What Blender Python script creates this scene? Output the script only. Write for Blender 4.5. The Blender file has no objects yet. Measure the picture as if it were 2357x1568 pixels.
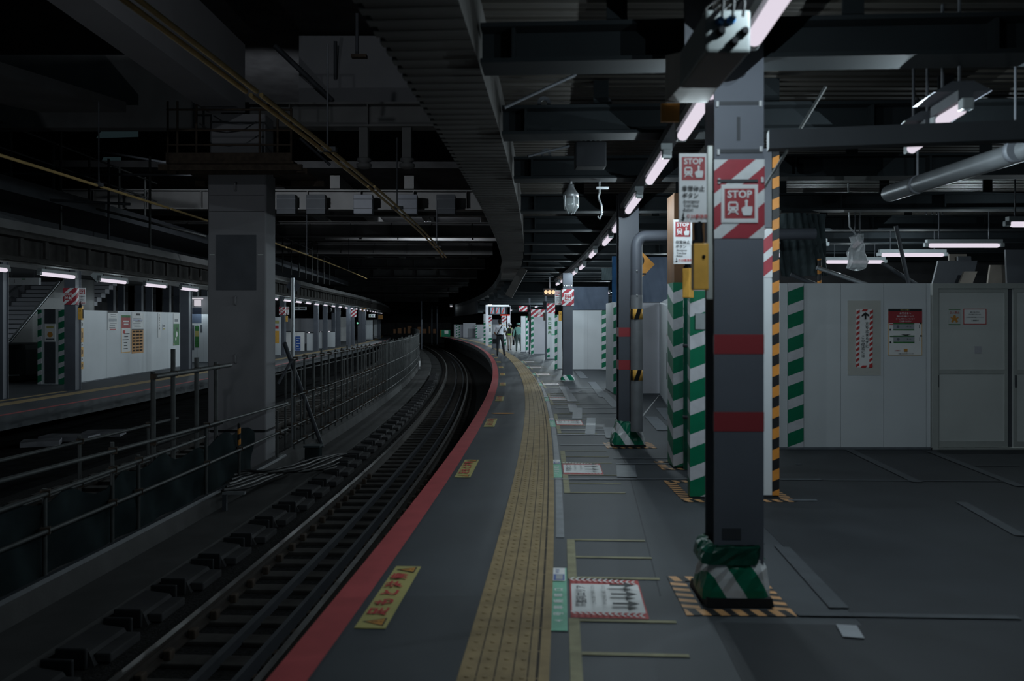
import bpy, bmesh, math, random
from mathutils import Vector, Matrix
R_ = random.Random(7)
SC = bpy.context.scene
COL = SC.collection
# ------------------------------------------------------------------ camera, world, exposure
F, CX, HOR, EYE = 1920.0, 1178.5, 745.0, 1.55
cam_d = bpy.data.cameras.new('camera'); cam = bpy.data.objects.new('camera', cam_d); COL.objects.link(cam)
cam.location = (0, 0, EYE); cam.rotation_euler = (math.pi / 2, 0, 0)
cam_d.sensor_width = 36; cam_d.lens = F * 36 / 2357; cam_d.shift_y = -39 / 2357
cam_d.clip_start = .05; cam_d.clip_end = 400
cam_d.dof.use_dof = True; cam_d.dof.focus_distance = 24; cam_d.dof.aperture_fstop = 2.2
SC.camera = cam
w = bpy.data.worlds.new('world'); SC.world = w; w.use_nodes = True
w.node_tree.nodes['Background'].inputs[0].default_value = (.55, .85, 1, 1)
w.node_tree.nodes['Background'].inputs[1].default_value = .045
SC.view_settings.view_transform = 'Standard'; SC.view_settings.look = 'None'
SC.view_settings.exposure = 0; SC.view_settings.gamma = 1
SC.cycles.max_bounces = 6; SC.cycles.diffuse_bounces = 4; SC.cycles.sample_clamp_indirect = 2
LAMP_W = 33.0                     # watts of one tube lamp
LAMP_COL = (.78, .93, 1.0)

# ------------------------------------------------------------------ materials
def P(name, c, rough=.7, metal=0, var=.15, scale=6, bump=0, bscale=60, alpha=1, spec=.3):
    m = bpy.data.materials.new(name); m.use_nodes = True
    nt = m.node_tree; b = nt.nodes['Principled BSDF']
    b.inputs['Roughness'].default_value = rough; b.inputs['Metallic'].default_value = metal
    b.inputs['Specular IOR Level'].default_value = spec
    tc = nt.nodes.new('ShaderNodeTexCoord')
    if var:
        n = nt.nodes.new('ShaderNodeTexNoise'); n.inputs['Scale'].default_value = scale; n.inputs['Detail'].default_value = 5
        nt.links.new(tc.outputs['Object'], n.inputs['Vector'])
        r = nt.nodes.new('ShaderNodeMapRange'); r.inputs[1].default_value = .3; r.inputs[2].default_value = .7
        r.inputs[3].default_value = 1 - var; r.inputs[4].default_value = 1 + var * .6
        nt.links.new(n.outputs['Fac'], r.inputs[0])
        mx = nt.nodes.new('ShaderNodeVectorMath'); mx.operation = 'SCALE'; mx.inputs[0].default_value = c
        nt.links.new(r.outputs[0], mx.inputs['Scale']); nt.links.new(mx.outputs[0], b.inputs['Base Color'])
    else:
        b.inputs['Base Color'].default_value = (*c, 1)
    if bump:
        n2 = nt.nodes.new('ShaderNodeTexNoise'); n2.inputs['Scale'].default_value = bscale
        nt.links.new(tc.outputs['Object'], n2.inputs['Vector'])
        bp = nt.nodes.new('ShaderNodeBump'); bp.inputs['Strength'].default_value = bump; bp.inputs['Distance'].default_value = .01
        nt.links.new(n2.outputs['Fac'], bp.inputs['Height']); nt.links.new(bp.outputs[0], b.inputs['Normal'])
    if alpha < 1: b.inputs['Alpha'].default_value = alpha
    return m

def stripe(name, c1, c2, vec, period, duty=.5, rough=.5, bump=0):
    """diagonal two-colour stripes: vec is the object-space direction across the stripes"""
    m = P(name, c1, rough, var=0, bump=bump, bscale=9); nt = m.node_tree; b = nt.nodes['Principled BSDF']
    tc = [n for n in nt.nodes if n.type == 'TEX_COORD'][0]
    d = nt.nodes.new('ShaderNodeVectorMath'); d.operation = 'DOT_PRODUCT'; d.inputs[1].default_value = vec
    nt.links.new(tc.outputs['Object'], d.inputs[0])
    a = nt.nodes.new('ShaderNodeMath'); a.operation = 'DIVIDE'; a.inputs[1].default_value = period
    nt.links.new(d.outputs['Value'], a.inputs[0])
    f = nt.nodes.new('ShaderNodeMath'); f.operation = 'FRACT'; nt.links.new(a.outputs[0], f.inputs[0])
    g = nt.nodes.new('ShaderNodeMath'); g.operation = 'GREATER_THAN'; g.inputs[1].default_value = duty
    nt.links.new(f.outputs[0], g.inputs[0])
    n = nt.nodes.new('ShaderNodeTexNoise'); n.inputs['Scale'].default_value = 14
    nt.links.new(tc.outputs['Object'], n.inputs['Vector'])
    r = nt.nodes.new('ShaderNodeMapRange'); r.inputs[3].default_value = .8; r.inputs[4].default_value = 1.1
    nt.links.new(n.outputs['Fac'], r.inputs[0])
    mx = nt.nodes.new('ShaderNodeMix'); mx.data_type = 'RGBA'
    mx.inputs[6].default_value = (*c1, 1); mx.inputs[7].default_value = (*c2, 1)
    nt.links.new(g.outputs[0], mx.inputs[0])
    sc = nt.nodes.new('ShaderNodeVectorMath'); sc.operation = 'SCALE'
    nt.links.new(mx.outputs[2], sc.inputs[0]); nt.links.new(r.outputs[0], sc.inputs['Scale'])
    nt.links.new(sc.outputs[0], b.inputs['Base Color'])
    return m

def ribbed(name, c, vec, period, depth=.4, rough=.6):
    """profiled sheet: ribs as a bump across vec"""
    m = P(name, c, rough, var=.2, scale=2); nt = m.node_tree; b = nt.nodes['Principled BSDF']
    tc = [n for n in nt.nodes if n.type == 'TEX_COORD'][0]
    d = nt.nodes.new('ShaderNodeVectorMath'); d.operation = 'DOT_PRODUCT'; d.inputs[1].default_value = vec
    nt.links.new(tc.outputs['Object'], d.inputs[0])
    a = nt.nodes.new('ShaderNodeMath'); a.operation = 'MULTIPLY'; a.inputs[1].default_value = 2 * math.pi / period
    nt.links.new(d.outputs['Value'], a.inputs[0])
    s = nt.nodes.new('ShaderNodeMath'); s.operation = 'SINE'; nt.links.new(a.outputs[0], s.inputs[0])
    bp = nt.nodes.new('ShaderNodeBump'); bp.inputs['Strength'].default_value = depth; bp.inputs['Distance'].default_value = period * .4
    nt.links.new(s.outputs[0], bp.inputs['Height']); nt.links.new(bp.outputs[0], b.inputs['Normal'])
    return m

def glow(name, c, s=1):
    m = bpy.data.materials.new(name); m.use_nodes = True; nt = m.node_tree
    nt.nodes.remove(nt.nodes['Principled BSDF']); e = nt.nodes.new('ShaderNodeEmission')
    e.inputs[0].default_value = (*c, 1); e.inputs[1].default_value = s
    nt.links.new(e.outputs[0], nt.nodes['Material Output'].inputs[0]); return m

M = {}
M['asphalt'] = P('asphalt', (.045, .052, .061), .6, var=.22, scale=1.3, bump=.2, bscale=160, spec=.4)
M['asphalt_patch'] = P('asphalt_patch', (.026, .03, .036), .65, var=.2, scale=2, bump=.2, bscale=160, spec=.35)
M['ballast'] = P('ballast', (.02, .02, .02), .95, var=.5, scale=22, bump=1, bscale=40, spec=.1)
M['pit'] = P('pit', (.03, .032, .034), .95, var=.4, scale=3, spec=.1)
M['walk'] = P('walk', (.065, .065, .065), .85, var=.2, scale=2, spec=.1)
M['concrete'] = P('concrete', (.065, .065, .065), .85, var=.2, scale=2.5, bump=.2, bscale=30, spec=.15)
M['concrete_dark'] = P('concrete_dark', (.042, .042, .044), .85, var=.3, scale=2, spec=.15)
M['pillar'] = P('pillar', (.26, .26, .275), .75, var=.08, scale=1.2, spec=.2)
M['red'] = P('red', (.42, .07, .075), .6, var=.12, scale=5)
M['tactile'] = P('tactile', (.33, .24, .12), .7, var=.25, scale=7)
M['tactile_dark'] = P('tactile_dark', (.05, .04, .03), .8)
M['yellow'] = P('yellow', (.46, .41, .15), .55, var=.12)
M['queue'] = P('queue', (.3, .28, .17), .7, var=.25, scale=9)
M['tape'] = P('tape', (.13, .145, .165), .5, var=.2, scale=9)  # lighter than tape_dim: glare on the mid-platform strips put into the colour
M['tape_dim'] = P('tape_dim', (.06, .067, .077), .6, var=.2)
M['tape_pale'] = P('tape_pale', (.33, .35, .38), .5, var=.1)
M['white'] = P('white', (.75, .76, .78), .55, var=.06)
M['paper'] = P('paper', (.78, .78, .78), .6, var=.04)
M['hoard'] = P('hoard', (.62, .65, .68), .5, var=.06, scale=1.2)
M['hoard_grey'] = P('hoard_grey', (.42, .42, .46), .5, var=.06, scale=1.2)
M['seam'] = P('seam', (.3, .31, .33), .7, var=0)
M['door'] = P('door', (.55, .57, .56), .55, var=.08, scale=1.5)
M['alu'] = P('alu', (.5, .52, .5), .42, metal=.3, var=.06)
M['steel'] = P('steel', (.1, .109, .132), .5, var=.1, scale=3)
M['steel_dark'] = P('steel_dark', (.06, .065, .075), .6, var=.15, scale=3)
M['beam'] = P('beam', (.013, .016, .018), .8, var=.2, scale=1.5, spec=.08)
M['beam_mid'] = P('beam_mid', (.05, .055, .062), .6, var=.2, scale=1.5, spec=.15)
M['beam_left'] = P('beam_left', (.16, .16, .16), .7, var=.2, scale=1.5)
M['deck'] = ribbed('deck', (.036, .032, .027), (0, 1, 0), .14, .8)
M['soffit'] = P('soffit', (.04, .038, .036), .75, var=.2, scale=2)
M['galv'] = P('galv', (.42, .44, .46), .4, metal=.7, var=.15, scale=8)
M['pipe'] = P('pipe', (.06, .065, .065), .6, metal=.3, var=.3, scale=6)
M['sleeve'] = P('sleeve', (.24, .25, .27), .45, metal=.2, var=.15, scale=6)
M['duct'] = P('duct', (.14, .15, .16), .35, metal=.6, var=.15, scale=6)
M['steel_near'] = P('steel_near', (.15, .163, .195), .55, var=.08, scale=3, spec=.2)
M['pillar_face'] = P('pillar_face', (.19, .19, .2), .8, var=.08, scale=1.2, spec=.12)
M['rust'] = P('rust', (.05, .036, .026), .85, var=.4, scale=12)
M['railtop'] = P('railtop', (.3, .29, .28), .35, metal=.8, var=.2)
M['railside'] = P('railside', (.03, .024, .02), .8, var=.3, scale=10)
M['sleeper'] = P('sleeper', (.04, .037, .034), .9, var=.35, scale=6)
M['black'] = P('black', (.01, .011, .013), .7, var=0, spec=.1)
M['rubber'] = P('rubber', (.02, .021, .023), .6, var=.2)
M['cable'] = P('cable', (.1, .1, .1), .5, var=.2)
M['net'] = P('net', (.016, .024, .026), .95, var=.35, scale=3, alpha=.9, spec=.03)
M['net_dark'] = P('net_dark', (.035, .05, .055), .8, var=.35, scale=2)
M['tarp'] = P('tarp', (.1, .13, .19), .6, var=.25, scale=1.5)
M['tarp_blue'] = P('tarp_blue', (.03, .14, .32), .5, var=.25, scale=3)
M['orange'] = P('orange', (.6, .27, .06), .5, var=.1)
M['amber'] = P('amber', (.78, .42, .08), .5, var=.12, scale=12)
M['plywood'] = P('plywood', (.15, .075, .035), .7, var=.25, scale=5)
M['signred'] = P('signred', (.36, .05, .06), .5, var=0)
M['ink'] = P('ink', (.025, .027, .03), .6, var=0)
M['inkred'] = P('inkred', (.5, .05, .05), .6, var=0)
M['stred'] = stripe('stred', (.4, .045, .065), (.72, .74, .76), (.64, .64, -.77), .155, .62)
M['stred_small'] = stripe('stred_small', (.4, .045, .065), (.72, .74, .76), (.64, .64, -.77), .2, .55)
M['green'] = P('green', (.008, .2, .105), .45, var=.15)
M['greenwhite'] = stripe('greenwhite', (.004, .17, .085), (.62, .62, .66), (-.35, -.35, .93), .27, .58, rough=.4)
M['greenwrap'] = stripe('greenwrap', (.006, .2, .11), (.75, .76, .78), (.86, .3, .5), .21, .55, rough=.3, bump=.4)
M['greenwrap_plain'] = P('greenwrap_plain', (.008, .085, .055), .25, var=.35, scale=9, bump=.8, bscale=11)
M['hazard'] = stripe('hazard', (.68, .27, .05), (.015, .015, .017), (-.4, -.4, .92), .17, .5)
M['hazard_floor'] = stripe('hazard_floor', (.6, .32, .14), (.02, .02, .022), (.25, .97, 0), .094, .5)
M['glass'] = P('glass', (.5, .55, .56), .12, metal=.2, var=0, alpha=.55)
M['plastic'] = P('plastic', (.6, .62, .64), .25, var=.2, scale=10, alpha=.75)
M['cleartape'] = P('cleartape', (.8, .82, .85), .2, var=0, alpha=.75, spec=.8)
M['cabinet'] = P('cabinet', (.3, .33, .34), .55, var=.1)
M['cabinet_dim'] = P('cabinet_dim', (.2, .22, .22), .6, var=.1)
M['fascia'] = P('fascia', (.04, .038, .036), .8, var=.3, spec=.1)
M['wood'] = P('wood', (.2, .175, .15), .75, var=.2, scale=4)
M['escal'] = P('escal', (.012, .016, .016), .35, var=.1, spec=.2)
M['blue'] = P('blue', (.03, .09, .35), .5, var=.1)
M['pgreen'] = P('pgreen', (.05, .2, .06), .6, var=.4, scale=20)
M['mint'] = P('mint', (.2, .52, .36), .6, var=.12, scale=9)
M['tube'] = glow('tube', (.76, .69, .79), 1.0)
M['warm'] = glow('warm', (1, .62, .36), 1.3)
M['screen'] = glow('screen', (.35, .5, .65), .55)
M['screenred'] = glow('screenred', (.8, .06, .03), .6)
M['sill_light'] = glow('sill_light', (.7, .66, .72), .8)
M['farwin'] = glow('farwin', (.55, .33, .2), .03)
M['skin'] = P('skin', (.45, .28, .2), .6, var=.05)
M['hair'] = P('hair', (.012, .011, .011), .5, var=.1)
M['shirt_white'] = P('shirt_white', (.62, .66, .72), .8, var=.06)
M['shirt_green'] = P('shirt_green', (.16, .34, .3), .8, var=.08)
M['shirt_grey'] = P('shirt_grey', (.4, .38, .37), .8, var=.08)
M['trouser_black'] = P('trouser_black', (.018, .02, .025), .8, var=.1)
M['trouser_beige'] = P('trouser_beige', (.46, .42, .38), .8, var=.08)
M['trouser_grey'] = P('trouser_grey', (.07, .1, .095), .8, var=.08)
M['hivis'] = P('hivis', (.42, .75, .08), .5, var=.05)

# ------------------------------------------------------------------ geometry helpers
TXT = {}
def text_geo(body, size, bold=0.0):
    k = (body, bold)
    if k not in TXT:
        cu = bpy.data.curves.new('lettering', 'FONT'); cu.body = body; cu.size = 1; cu.align_x = 'CENTER'; cu.align_y = 'CENTER'
        cu.resolution_u = 2; cu.offset = bold
        ob = bpy.data.objects.new('lettering', cu)
        me = bpy.data.meshes.new_from_object(ob)
        TXT[k] = ([tuple(v.co) for v in me.vertices], [tuple(p.vertices) for p in me.polygons])
        bpy.data.objects.remove(ob); bpy.data.curves.remove(cu); bpy.data.meshes.remove(me)
    vs, fs = TXT[k]
    return [(v[0] * size, v[1] * size) for v in vs], fs

class MB:
    def __init__(s, m=None): s.v = []; s.f = []; s.fm = []; s.m = m; s.xf = None; s.smooth = []
    def add(s, vs, fs, m=None, smooth=False):
        o = len(s.v)
        for p in vs: s.v.append(Vector(p) if s.xf is None else s.xf @ Vector(p))
        for f in fs: s.f.append([i + o for i in f]); s.fm.append(m or s.m); s.smooth.append(smooth)
        return s
    def hexa(s, p, m=None):
        return s.add(p, [(0, 3, 2, 1), (4, 5, 6, 7), (0, 1, 5, 4), (1, 2, 6, 5), (2, 3, 7, 6), (3, 0, 4, 7)], m)
    def box(s, c, d, rz=0, m=None, rx=0, ry=0):
        x, y, z = d[0] / 2, d[1] / 2, d[2] / 2
        T = Matrix.Translation(c) @ Matrix.Rotation(rz, 4, 'Z') @ Matrix.Rotation(ry, 4, 'Y') @ Matrix.Rotation(rx, 4, 'X')
        return s.hexa([T @ Vector(q) for q in ((-x, -y, -z), (x, -y, -z), (x, y, -z), (-x, y, -z), (-x, -y, z), (x, -y, z), (x, y, z), (-x, y, z))], m)
    def bb(s, x0, x1, y0, y1, z0, z1, m=None):
        return s.box(((x0 + x1) / 2, (y0 + y1) / 2, (z0 + z1) / 2), (x1 - x0, y1 - y0, z1 - z0), 0, m)
    def bevbox(s, c, d, b, m=None):
        """box with chamfered vertical and horizontal edges"""
        bm = bmesh.new(); bmesh.ops.create_cube(bm, size=1)
        for v in bm.verts: v.co = Vector((v.co.x * d[0], v.co.y * d[1], v.co.z * d[2]))
        bmesh.ops.bevel(bm, geom=list(bm.edges), offset=b, segments=2, affect='EDGES', profile=.6)
        bm.verts.index_update()
        s.add([v.co + Vector(c) for v in bm.verts], [[v.index for v in f.verts] for f in bm.faces], m); bm.free(); return s
    def quad(s, pts, m=None): return s.add(pts, [tuple(range(len(pts)))], m)
    def tube(s, path, r, n=8, m=None, closed_caps=True):
        pts = [Vector(p) for p in path]; rr = r if isinstance(r, (list, tuple)) else [r] * len(pts)
        vs = []; fs = []; ref = None
        for i, p in enumerate(pts):
            t = (pts[min(i + 1, len(pts) - 1)] - pts[max(i - 1, 0)]).normalized()
            if ref is None:
                ref = Vector((0, 0, 1)) if abs(t.z) < .9 else Vector((1, 0, 0))
            a = (ref - t * ref.dot(t)).normalized(); b = t.cross(a); ref = a
            for k in range(n):
                an = 2 * math.pi * k / n
                vs.append(p + (a * math.cos(an) + b * math.sin(an)) * rr[i])
        for i in range(len(pts) - 1):
            for k in range(n):
                fs.append((i * n + k, i * n + (k + 1) % n, (i + 1) * n + (k + 1) % n, (i + 1) * n + k))
        s.add(vs, fs, m, smooth=True)
        if closed_caps: s.add(vs[:n], [tuple(range(n))[::-1]], m); s.add(vs[-n:], [tuple(range(n))], m)
        return s
    def lathe(s, prof, c=(0, 0, 0), n=16, m=None, axis=None):
        """prof = [(r, z)] about local z; axis: optional Matrix"""
        vs = []; fs = []
        A = (Matrix.Translation(c) @ axis) if axis is not None else Matrix.Translation(c)
        for r, z in prof:
            for k in range(n):
                an = 2 * math.pi * k / n; vs.append(A @ Vector((max(r, 1e-4) * math.cos(an), max(r, 1e-4) * math.sin(an), z)))
        for i in range(len(prof) - 1):
            for k in range(n):
                fs.append((i * n + k, i * n + (k + 1) % n, (i + 1) * n + (k + 1) % n, (i + 1) * n + k))
        fs2 = [tuple(range(n))[::-1], tuple(range((len(prof) - 1) * n, len(prof) * n))]
        o = len(s.v); s.add(vs, fs, m, smooth=True)
        for f in fs2: s.f.append([i + o for i in f]); s.fm.append(m or s.m); s.smooth.append(False)
        return s
    def ball(s, c, r, m=None, n=12, sc=(1, 1, 1)):
        prof = [(math.sin(math.pi * i / 8), -math.cos(math.pi * i / 8)) for i in range(9)]
        return s.lathe(prof, c, n, m, Matrix.Diagonal((r * sc[0], r * sc[1], r * sc[2], 1)))
    def sweep(s, prof, s0, s1, ds=1.0, m=None, closed=True):
        """prof = [(u, z)] swept along the curved platform line"""
        n = max(1, int(math.ceil((s1 - s0) / ds))); k = len(prof); vs = []; fs = []
        for i in range(n + 1):
            q = s0 + (s1 - s0) * i / n
            for u, z in prof: vs.append(C(q, u, z))
        for i in range(n):
            for j in range(k if closed else k - 1):
                a, b = i * k + j, i * k + (j + 1) % k
                fs.append((a, a + k, b + k, b))
        s.add(vs, fs, m)
        if closed: s.add(vs[:k], [tuple(range(k))], m); s.add(vs[-k:], [tuple(range(k))[::-1]], m)
        return s
    def print2d(s, elems, y):
        """flat artwork in local x/z, facing -y, each layer a little in front of the last"""
        for k, e in enumerate(elems):
            yy = y - .0007 * (1 + k)
            if e[0] == 'r':
                _, x0, z0, x1, z1, m = e
                s.quad([(x0, yy, z0), (x1, yy, z0), (x1, yy, z1), (x0, yy, z1)], m)
            elif e[0] == 'p':
                s.quad([(a, yy, b) for a, b in e[1]], e[2])
            elif e[0] == 't':
                body, x, z, size, m = e[1:6]; bold = e[6] if len(e) > 6 else .012
                vs, fs = text_geo(body, size, bold)
                s.add([(x + a, yy, z + b) for a, b in vs], fs, m)
            elif e[0] == 'c':
                _, x, z, r, m = e
                s.quad([(x + r * math.cos(2 * math.pi * i / 20), yy, z + r * math.sin(2 * math.pi * i / 20)) for i in range(20)], m)
        return s
    def build(s, name, m=None, parent=None, loc=None, rz=0, world=False):
        """loc: origin. world=True -> vertices are world coordinates and are moved into the frame of loc/rz (or the parent)"""
        me = bpy.data.meshes.new(name)
        if world:
            T = parent_matrix(parent) if parent is not None else Matrix.Translation(loc) @ Matrix.Rotation(rz, 4, 'Z')
            Ti = T.inverted(); vs = [Ti @ v for v in s.v]
        else: vs = s.v
        me.from_pydata(vs, [], s.f)
        mats = []
        for k, mm in enumerate(s.fm):
            mm = mm or m
            if mm not in mats: mats.append(mm)
        for mm in mats: me.materials.append(mm)
        for k, p in enumerate(me.polygons):
            p.material_index = mats.index(s.fm[k] or m); p.use_smooth = s.smooth[k]
        me.update()
        o = bpy.data.objects.new(name, me); COL.objects.link(o)
        if parent is not None: o.parent = parent
        else:
            o.location = loc or (0, 0, 0); o.rotation_euler = (0, 0, rz)
        return o

def parent_matrix(o):
    T = Matrix.Translation(o.location) @ Matrix.Rotation(o.rotation_euler.z, 4, 'Z')
    return parent_matrix(o.parent) @ T if o.parent is not None else T

def tag(o, label=None, cat=None, group=None, kind=None):
    if label: o['label'] = label
    if cat: o['category'] = cat
    if group: o['group'] = group
    if kind: o['kind'] = kind
    return o
def thing(name, label, cat, loc=(0, 0, 0), rz=0, group=None):
    o = bpy.data.objects.new(name, None); COL.objects.link(o); o.empty_display_size = .1
    o.location = loc; o.rotation_euler = (0, 0, rz); return tag(o, label, cat, group)
def part(root, name, mb, m=None, world=False, label=None):
    o = mb.build(name, m, root, world=world)
    if label: o['label'] = label
    return o
def solo(name, mb, m, label, cat, group=None, kind=None):
    """a thing that is one mesh, built in world coordinates; origin at the middle of its foot"""
    xs = [v.x for v in mb.v]; ys = [v.y for v in mb.v]; zs = [v.z for v in mb.v]
    o = mb.build(name, m, loc=((min(xs) + max(xs)) / 2, (min(ys) + max(ys)) / 2, min(zs)), world=True)
    return tag(o, label, cat, group, kind)
def struct(name, mb, m): return tag(mb.build(name, m), kind='structure')
def dup(root, loc, rz=None, label=None, group=None):
    def cp(o, par):
        c = o.copy(); COL.objects.link(c); c.parent = par
        for ch in list(o.children): cp(ch, c)
        return c
    r = cp(root, None); r.location = loc
    if rz is not None: r.rotation_euler = (0, 0, rz)
    if label: r['label'] = label
    if group: r['group'] = group
    return r

# the curved platform line: s runs along the rails, u is metres to the right of the platform edge
SL = [(-20, .155), (0, .078), (9, .043), (24.75, -.0176), (44.5, -.07), (64, -.116), (87, -.157), (140, -.235)]
def slope(q):
    for (a, fa), (b, fb) in zip(SL, SL[1:]):
        if q <= b: return fa + (fb - fa) * (q - a) / (b - a)
    return SL[-1][1]
_XT = {}
def _init():
    x = -1.068; q = 3.6; st = .1; _XT[36] = x
    k = 36
    while q < 140: x += slope(q + st / 2) * st; q += st; k += 1; _XT[k] = x
    x = -1.068; q = 3.6; k = 36
    while q > -20: x -= slope(q - st / 2) * st; q -= st; k -= 1; _XT[k] = x
_init()
def edge_x(q):
    k = math.floor(q * 10); k = max(min(_XT), min(max(_XT) - 1, k)); t = q * 10 - k
    return _XT[k] * (1 - t) + _XT[k + 1] * t
def C(q, u, z=0):
    if u < -7: u += min(1, -7 - u) * max(0, q - 42) / 70 * 2.6      # the far platform bends a little less
    t = slope(q); n = math.sqrt(1 + t * t)
    return Vector((edge_x(q) + u / n, q - u * t / n, z))
def head(q): return -math.atan(slope(q))
def G(px, py, z=0):           # point of a level surface seen at a pixel of the photograph
    Y = F * (EYE - z) / (py - HOR); return Vector(((px - CX) * Y / F, Y, z))
def PX(px, py, Y): return Vector(((px - CX) * Y / F, Y, EYE - (py - HOR) * Y / F))

# ------------------------------------------------------------------ the setting
mb = MB(); mb.bb(-70, 30, -6, 170, -1.5, -1.3); struct('ground', mb, M['pit'])
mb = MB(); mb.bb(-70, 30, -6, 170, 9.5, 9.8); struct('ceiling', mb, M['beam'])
mb = MB(); mb.bb(-70, 30, 170, 170.3, -1.5, 9.8); struct('wall_back', mb, M['concrete_dark'])
mb = MB(); mb.bb(-70.3, -70, -6, 170, -1.5, 9.8); struct('wall_left', mb, M['concrete_dark'])
mb = MB(); mb.bb(16, 16.3, -6, 30, -1.3, 9.5); struct('wall_right', mb, M['concrete_dark'])
mb = MB(); mb.bb(3.4, 16, 21.6, 21.9, 0.001, 3.4); struct('wall_inner', mb, M['concrete_dark'])
# track bed
mb = MB(); mb.sweep([(-3.6, -1.3), (-3.6, -1.28), (.35, -1.28), (.35, -1.3)], -2, 136, 1.5); struct('track_bed_floor', mb, M['ballast'])
mb = MB(); mb.sweep([(-7.6, -1.299), (-7.6, -1.27), (-4.3, -1.27), (-4.3, -1.299)], -2, 136, 1.5); struct('far_track_bed_floor', mb, M['ballast'])
# platforms: slab with a nosing, retaining wall behind
mb = MB(); mb.sweep([(0, -.22), (0, 0), (14, 0), (14, -.22)], -3, 100, 1.0); struct('platform_floor', mb, M['asphalt'])
mb = MB(); mb.sweep([(.45, -1.3), (.45, -.22), (.8, -.22), (.8, -1.3)], -3, 100, 1.0); struct('platform_wall', mb, M['concrete_dark'])
mb = MB(); mb.sweep([(-7.95, -.25), (-24, -.25), (-24, 0), (-7.95, 0)], 4, 118, 1.0); struct('far_platform_floor', mb, M['asphalt'])
mb = MB(); mb.sweep([(-13.6, -1.3), (-14, -1.3), (-14, -.25), (-13.6, -.25)], 4, 118, 1.0); struct('far_platform_wall', mb, M['concrete_dark'])
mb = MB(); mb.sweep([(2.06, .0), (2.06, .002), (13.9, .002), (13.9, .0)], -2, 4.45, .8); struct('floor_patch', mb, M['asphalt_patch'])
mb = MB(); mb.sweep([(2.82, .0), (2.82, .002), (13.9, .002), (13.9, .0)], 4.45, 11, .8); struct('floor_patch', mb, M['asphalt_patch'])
# painted edges and tactile paving belong to the floor
def strip(name, u0, u1, s0, s1, m, z=.001, th=.003, ds=.6):
    mb = MB(); mb.sweep([(u0, z), (u0, z + th), (u1, z + th), (u1, z)], s0, s1, ds); return mb
o = struct('floor_edge_line', strip('', .002, .178, -2, 100, M['red']), M['red'])
o = struct('far_floor_edge_line', strip('', -8.06, -7.955, 4.2, 118, M['red']), M['red'])
mb = MB()
mb.sweep([(.825, .0), (.825, .006), (1.225, .006), (1.225, .0)], -2, 100, .6, M['tactile'])
for u in (.905, .985, 1.065, 1.13):
    mb.sweep([(u - .003, .0062), (u - .003, .0066), (u + .003, .0066), (u + .003, .0062)], -2, 45, .8, M['tactile_dark'])
mb.sweep([(1.165, .0062), (1.165, .0068), (1.178, .0068), (1.178, .0062)], -2, 45, .8, M['tactile_dark'])
q = -2
while q < 14:                                                        # joints between the tiles
    a, b = C(q, .83), C(q, 1.22)
    mb.quad([a + Vector((0, -.004, .0069)), b + Vector((0, -.004, .0069)), b + Vector((0, .004, .0069)), a + Vector((0, .004, .0069))], M['tactile']); q += .3
for q in range(0, 46):                                              # raised domes
    for r in range(3):
        for c in range(4):
            if q < 26:
                p = C(2.2 + q * .3 + r * .1, .866 + c * .08 - (.0 if c else 0))
                mb.lathe([(.014, .0055), (.011, .0082), (.006, .009)], p, 6, M['tactile'])
struct('floor_tactile_paving', mb, M['tactile'])
struct('far_floor_tactile_paving', strip('', -9.35, -9.0, 4.2, 118, M['tactile'], ds=1), M['tactile'])
struct('far_floor_tactile_line', strip('', -9.75, -9.62, 4.2, 19, M['tactile'], ds=1), M['tactile'])
struct('floor_grey_band', strip('', 1.24, 1.3, 6.1, 24, M['tape'], ds=.8), M['tape'])
# edge of the canopy over the platform: soffit with a toothed profiled edge
mb = MB(); q = 2.0
while q < 29:
    mb.sweep([(.29, 3.08), (.29, 3.5), (.79, 3.5), (.79, 3.08)], q, q + .08, .08)
    mb.sweep([(.325, 3.084), (.325, 3.5), (.79, 3.5), (.79, 3.084)], q + .08, q + .16, .08); q += .16
struct('canopy_soffit_trim', mb, M['soffit'])
mb = MB(); mb.sweep([(.3, 3.5), (.3, 3.6), (14, 3.6), (14, 3.5)], -3, 30, 1); struct('canopy_deck_ceiling', mb, M['deck'])
mb = MB(); mb.sweep([(.3, 3.2), (.3, 3.5), (14, 3.5), (14, 3.2)], 30, 105, 1.5); struct('canopy_far_ceiling', mb, M['beam'])
mb = MB()
mb.sweep([(.3, 2.3), (.3, 3.2), (.5, 3.2), (.5, 2.3)], 62, 105, 2)
struct('canopy_far_trim', mb, M['black'])

def ibeam(mb, a, b, h, w_, tf=.025, tw=.02):
    """I section between two points whose z is the underside"""
    a = Vector(a); b = Vector(b); d = b - a; L = d.length; ang = math.atan2(d.y, d.x); c = (a + b) / 2
    for z, ww, hh in ((tf / 2, w_, tf), (h / 2, tw, h - 2 * tf), (h - tf / 2, w_, tf)):
        mb.box((c.x, c.y, c.z + z), (L, ww, hh), ang)
BEAMS = [2.9, 4.97, 6.78, 8.8, 11.3, 13.6, 15.8, 18, 20.2, 22.4, 24.6, 26.8, 28.0, 29.8]
for i, q in enumerate(BEAMS):
    mb = MB(); ibeam(mb, C(q, .81, 3.05), C(q, 13.5, 3.05), .23, .26)
    u = 1.0
    while u < 7:                                                   # web stiffeners
        p = C(q, u, 3.165); mb.box(p, (.02, .22, .18), head(q)); mb.box(C(q, u + .6, 3.39), (.12, .02, .22), head(q)); u += 1.35
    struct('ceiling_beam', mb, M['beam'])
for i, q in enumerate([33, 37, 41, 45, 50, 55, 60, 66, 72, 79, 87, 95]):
    mb = MB(); ibeam(mb, C(q, .5, 2.8), C(q, 11, 2.8), .4, .26); struct('ceiling_beam', mb, M['beam'])
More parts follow.
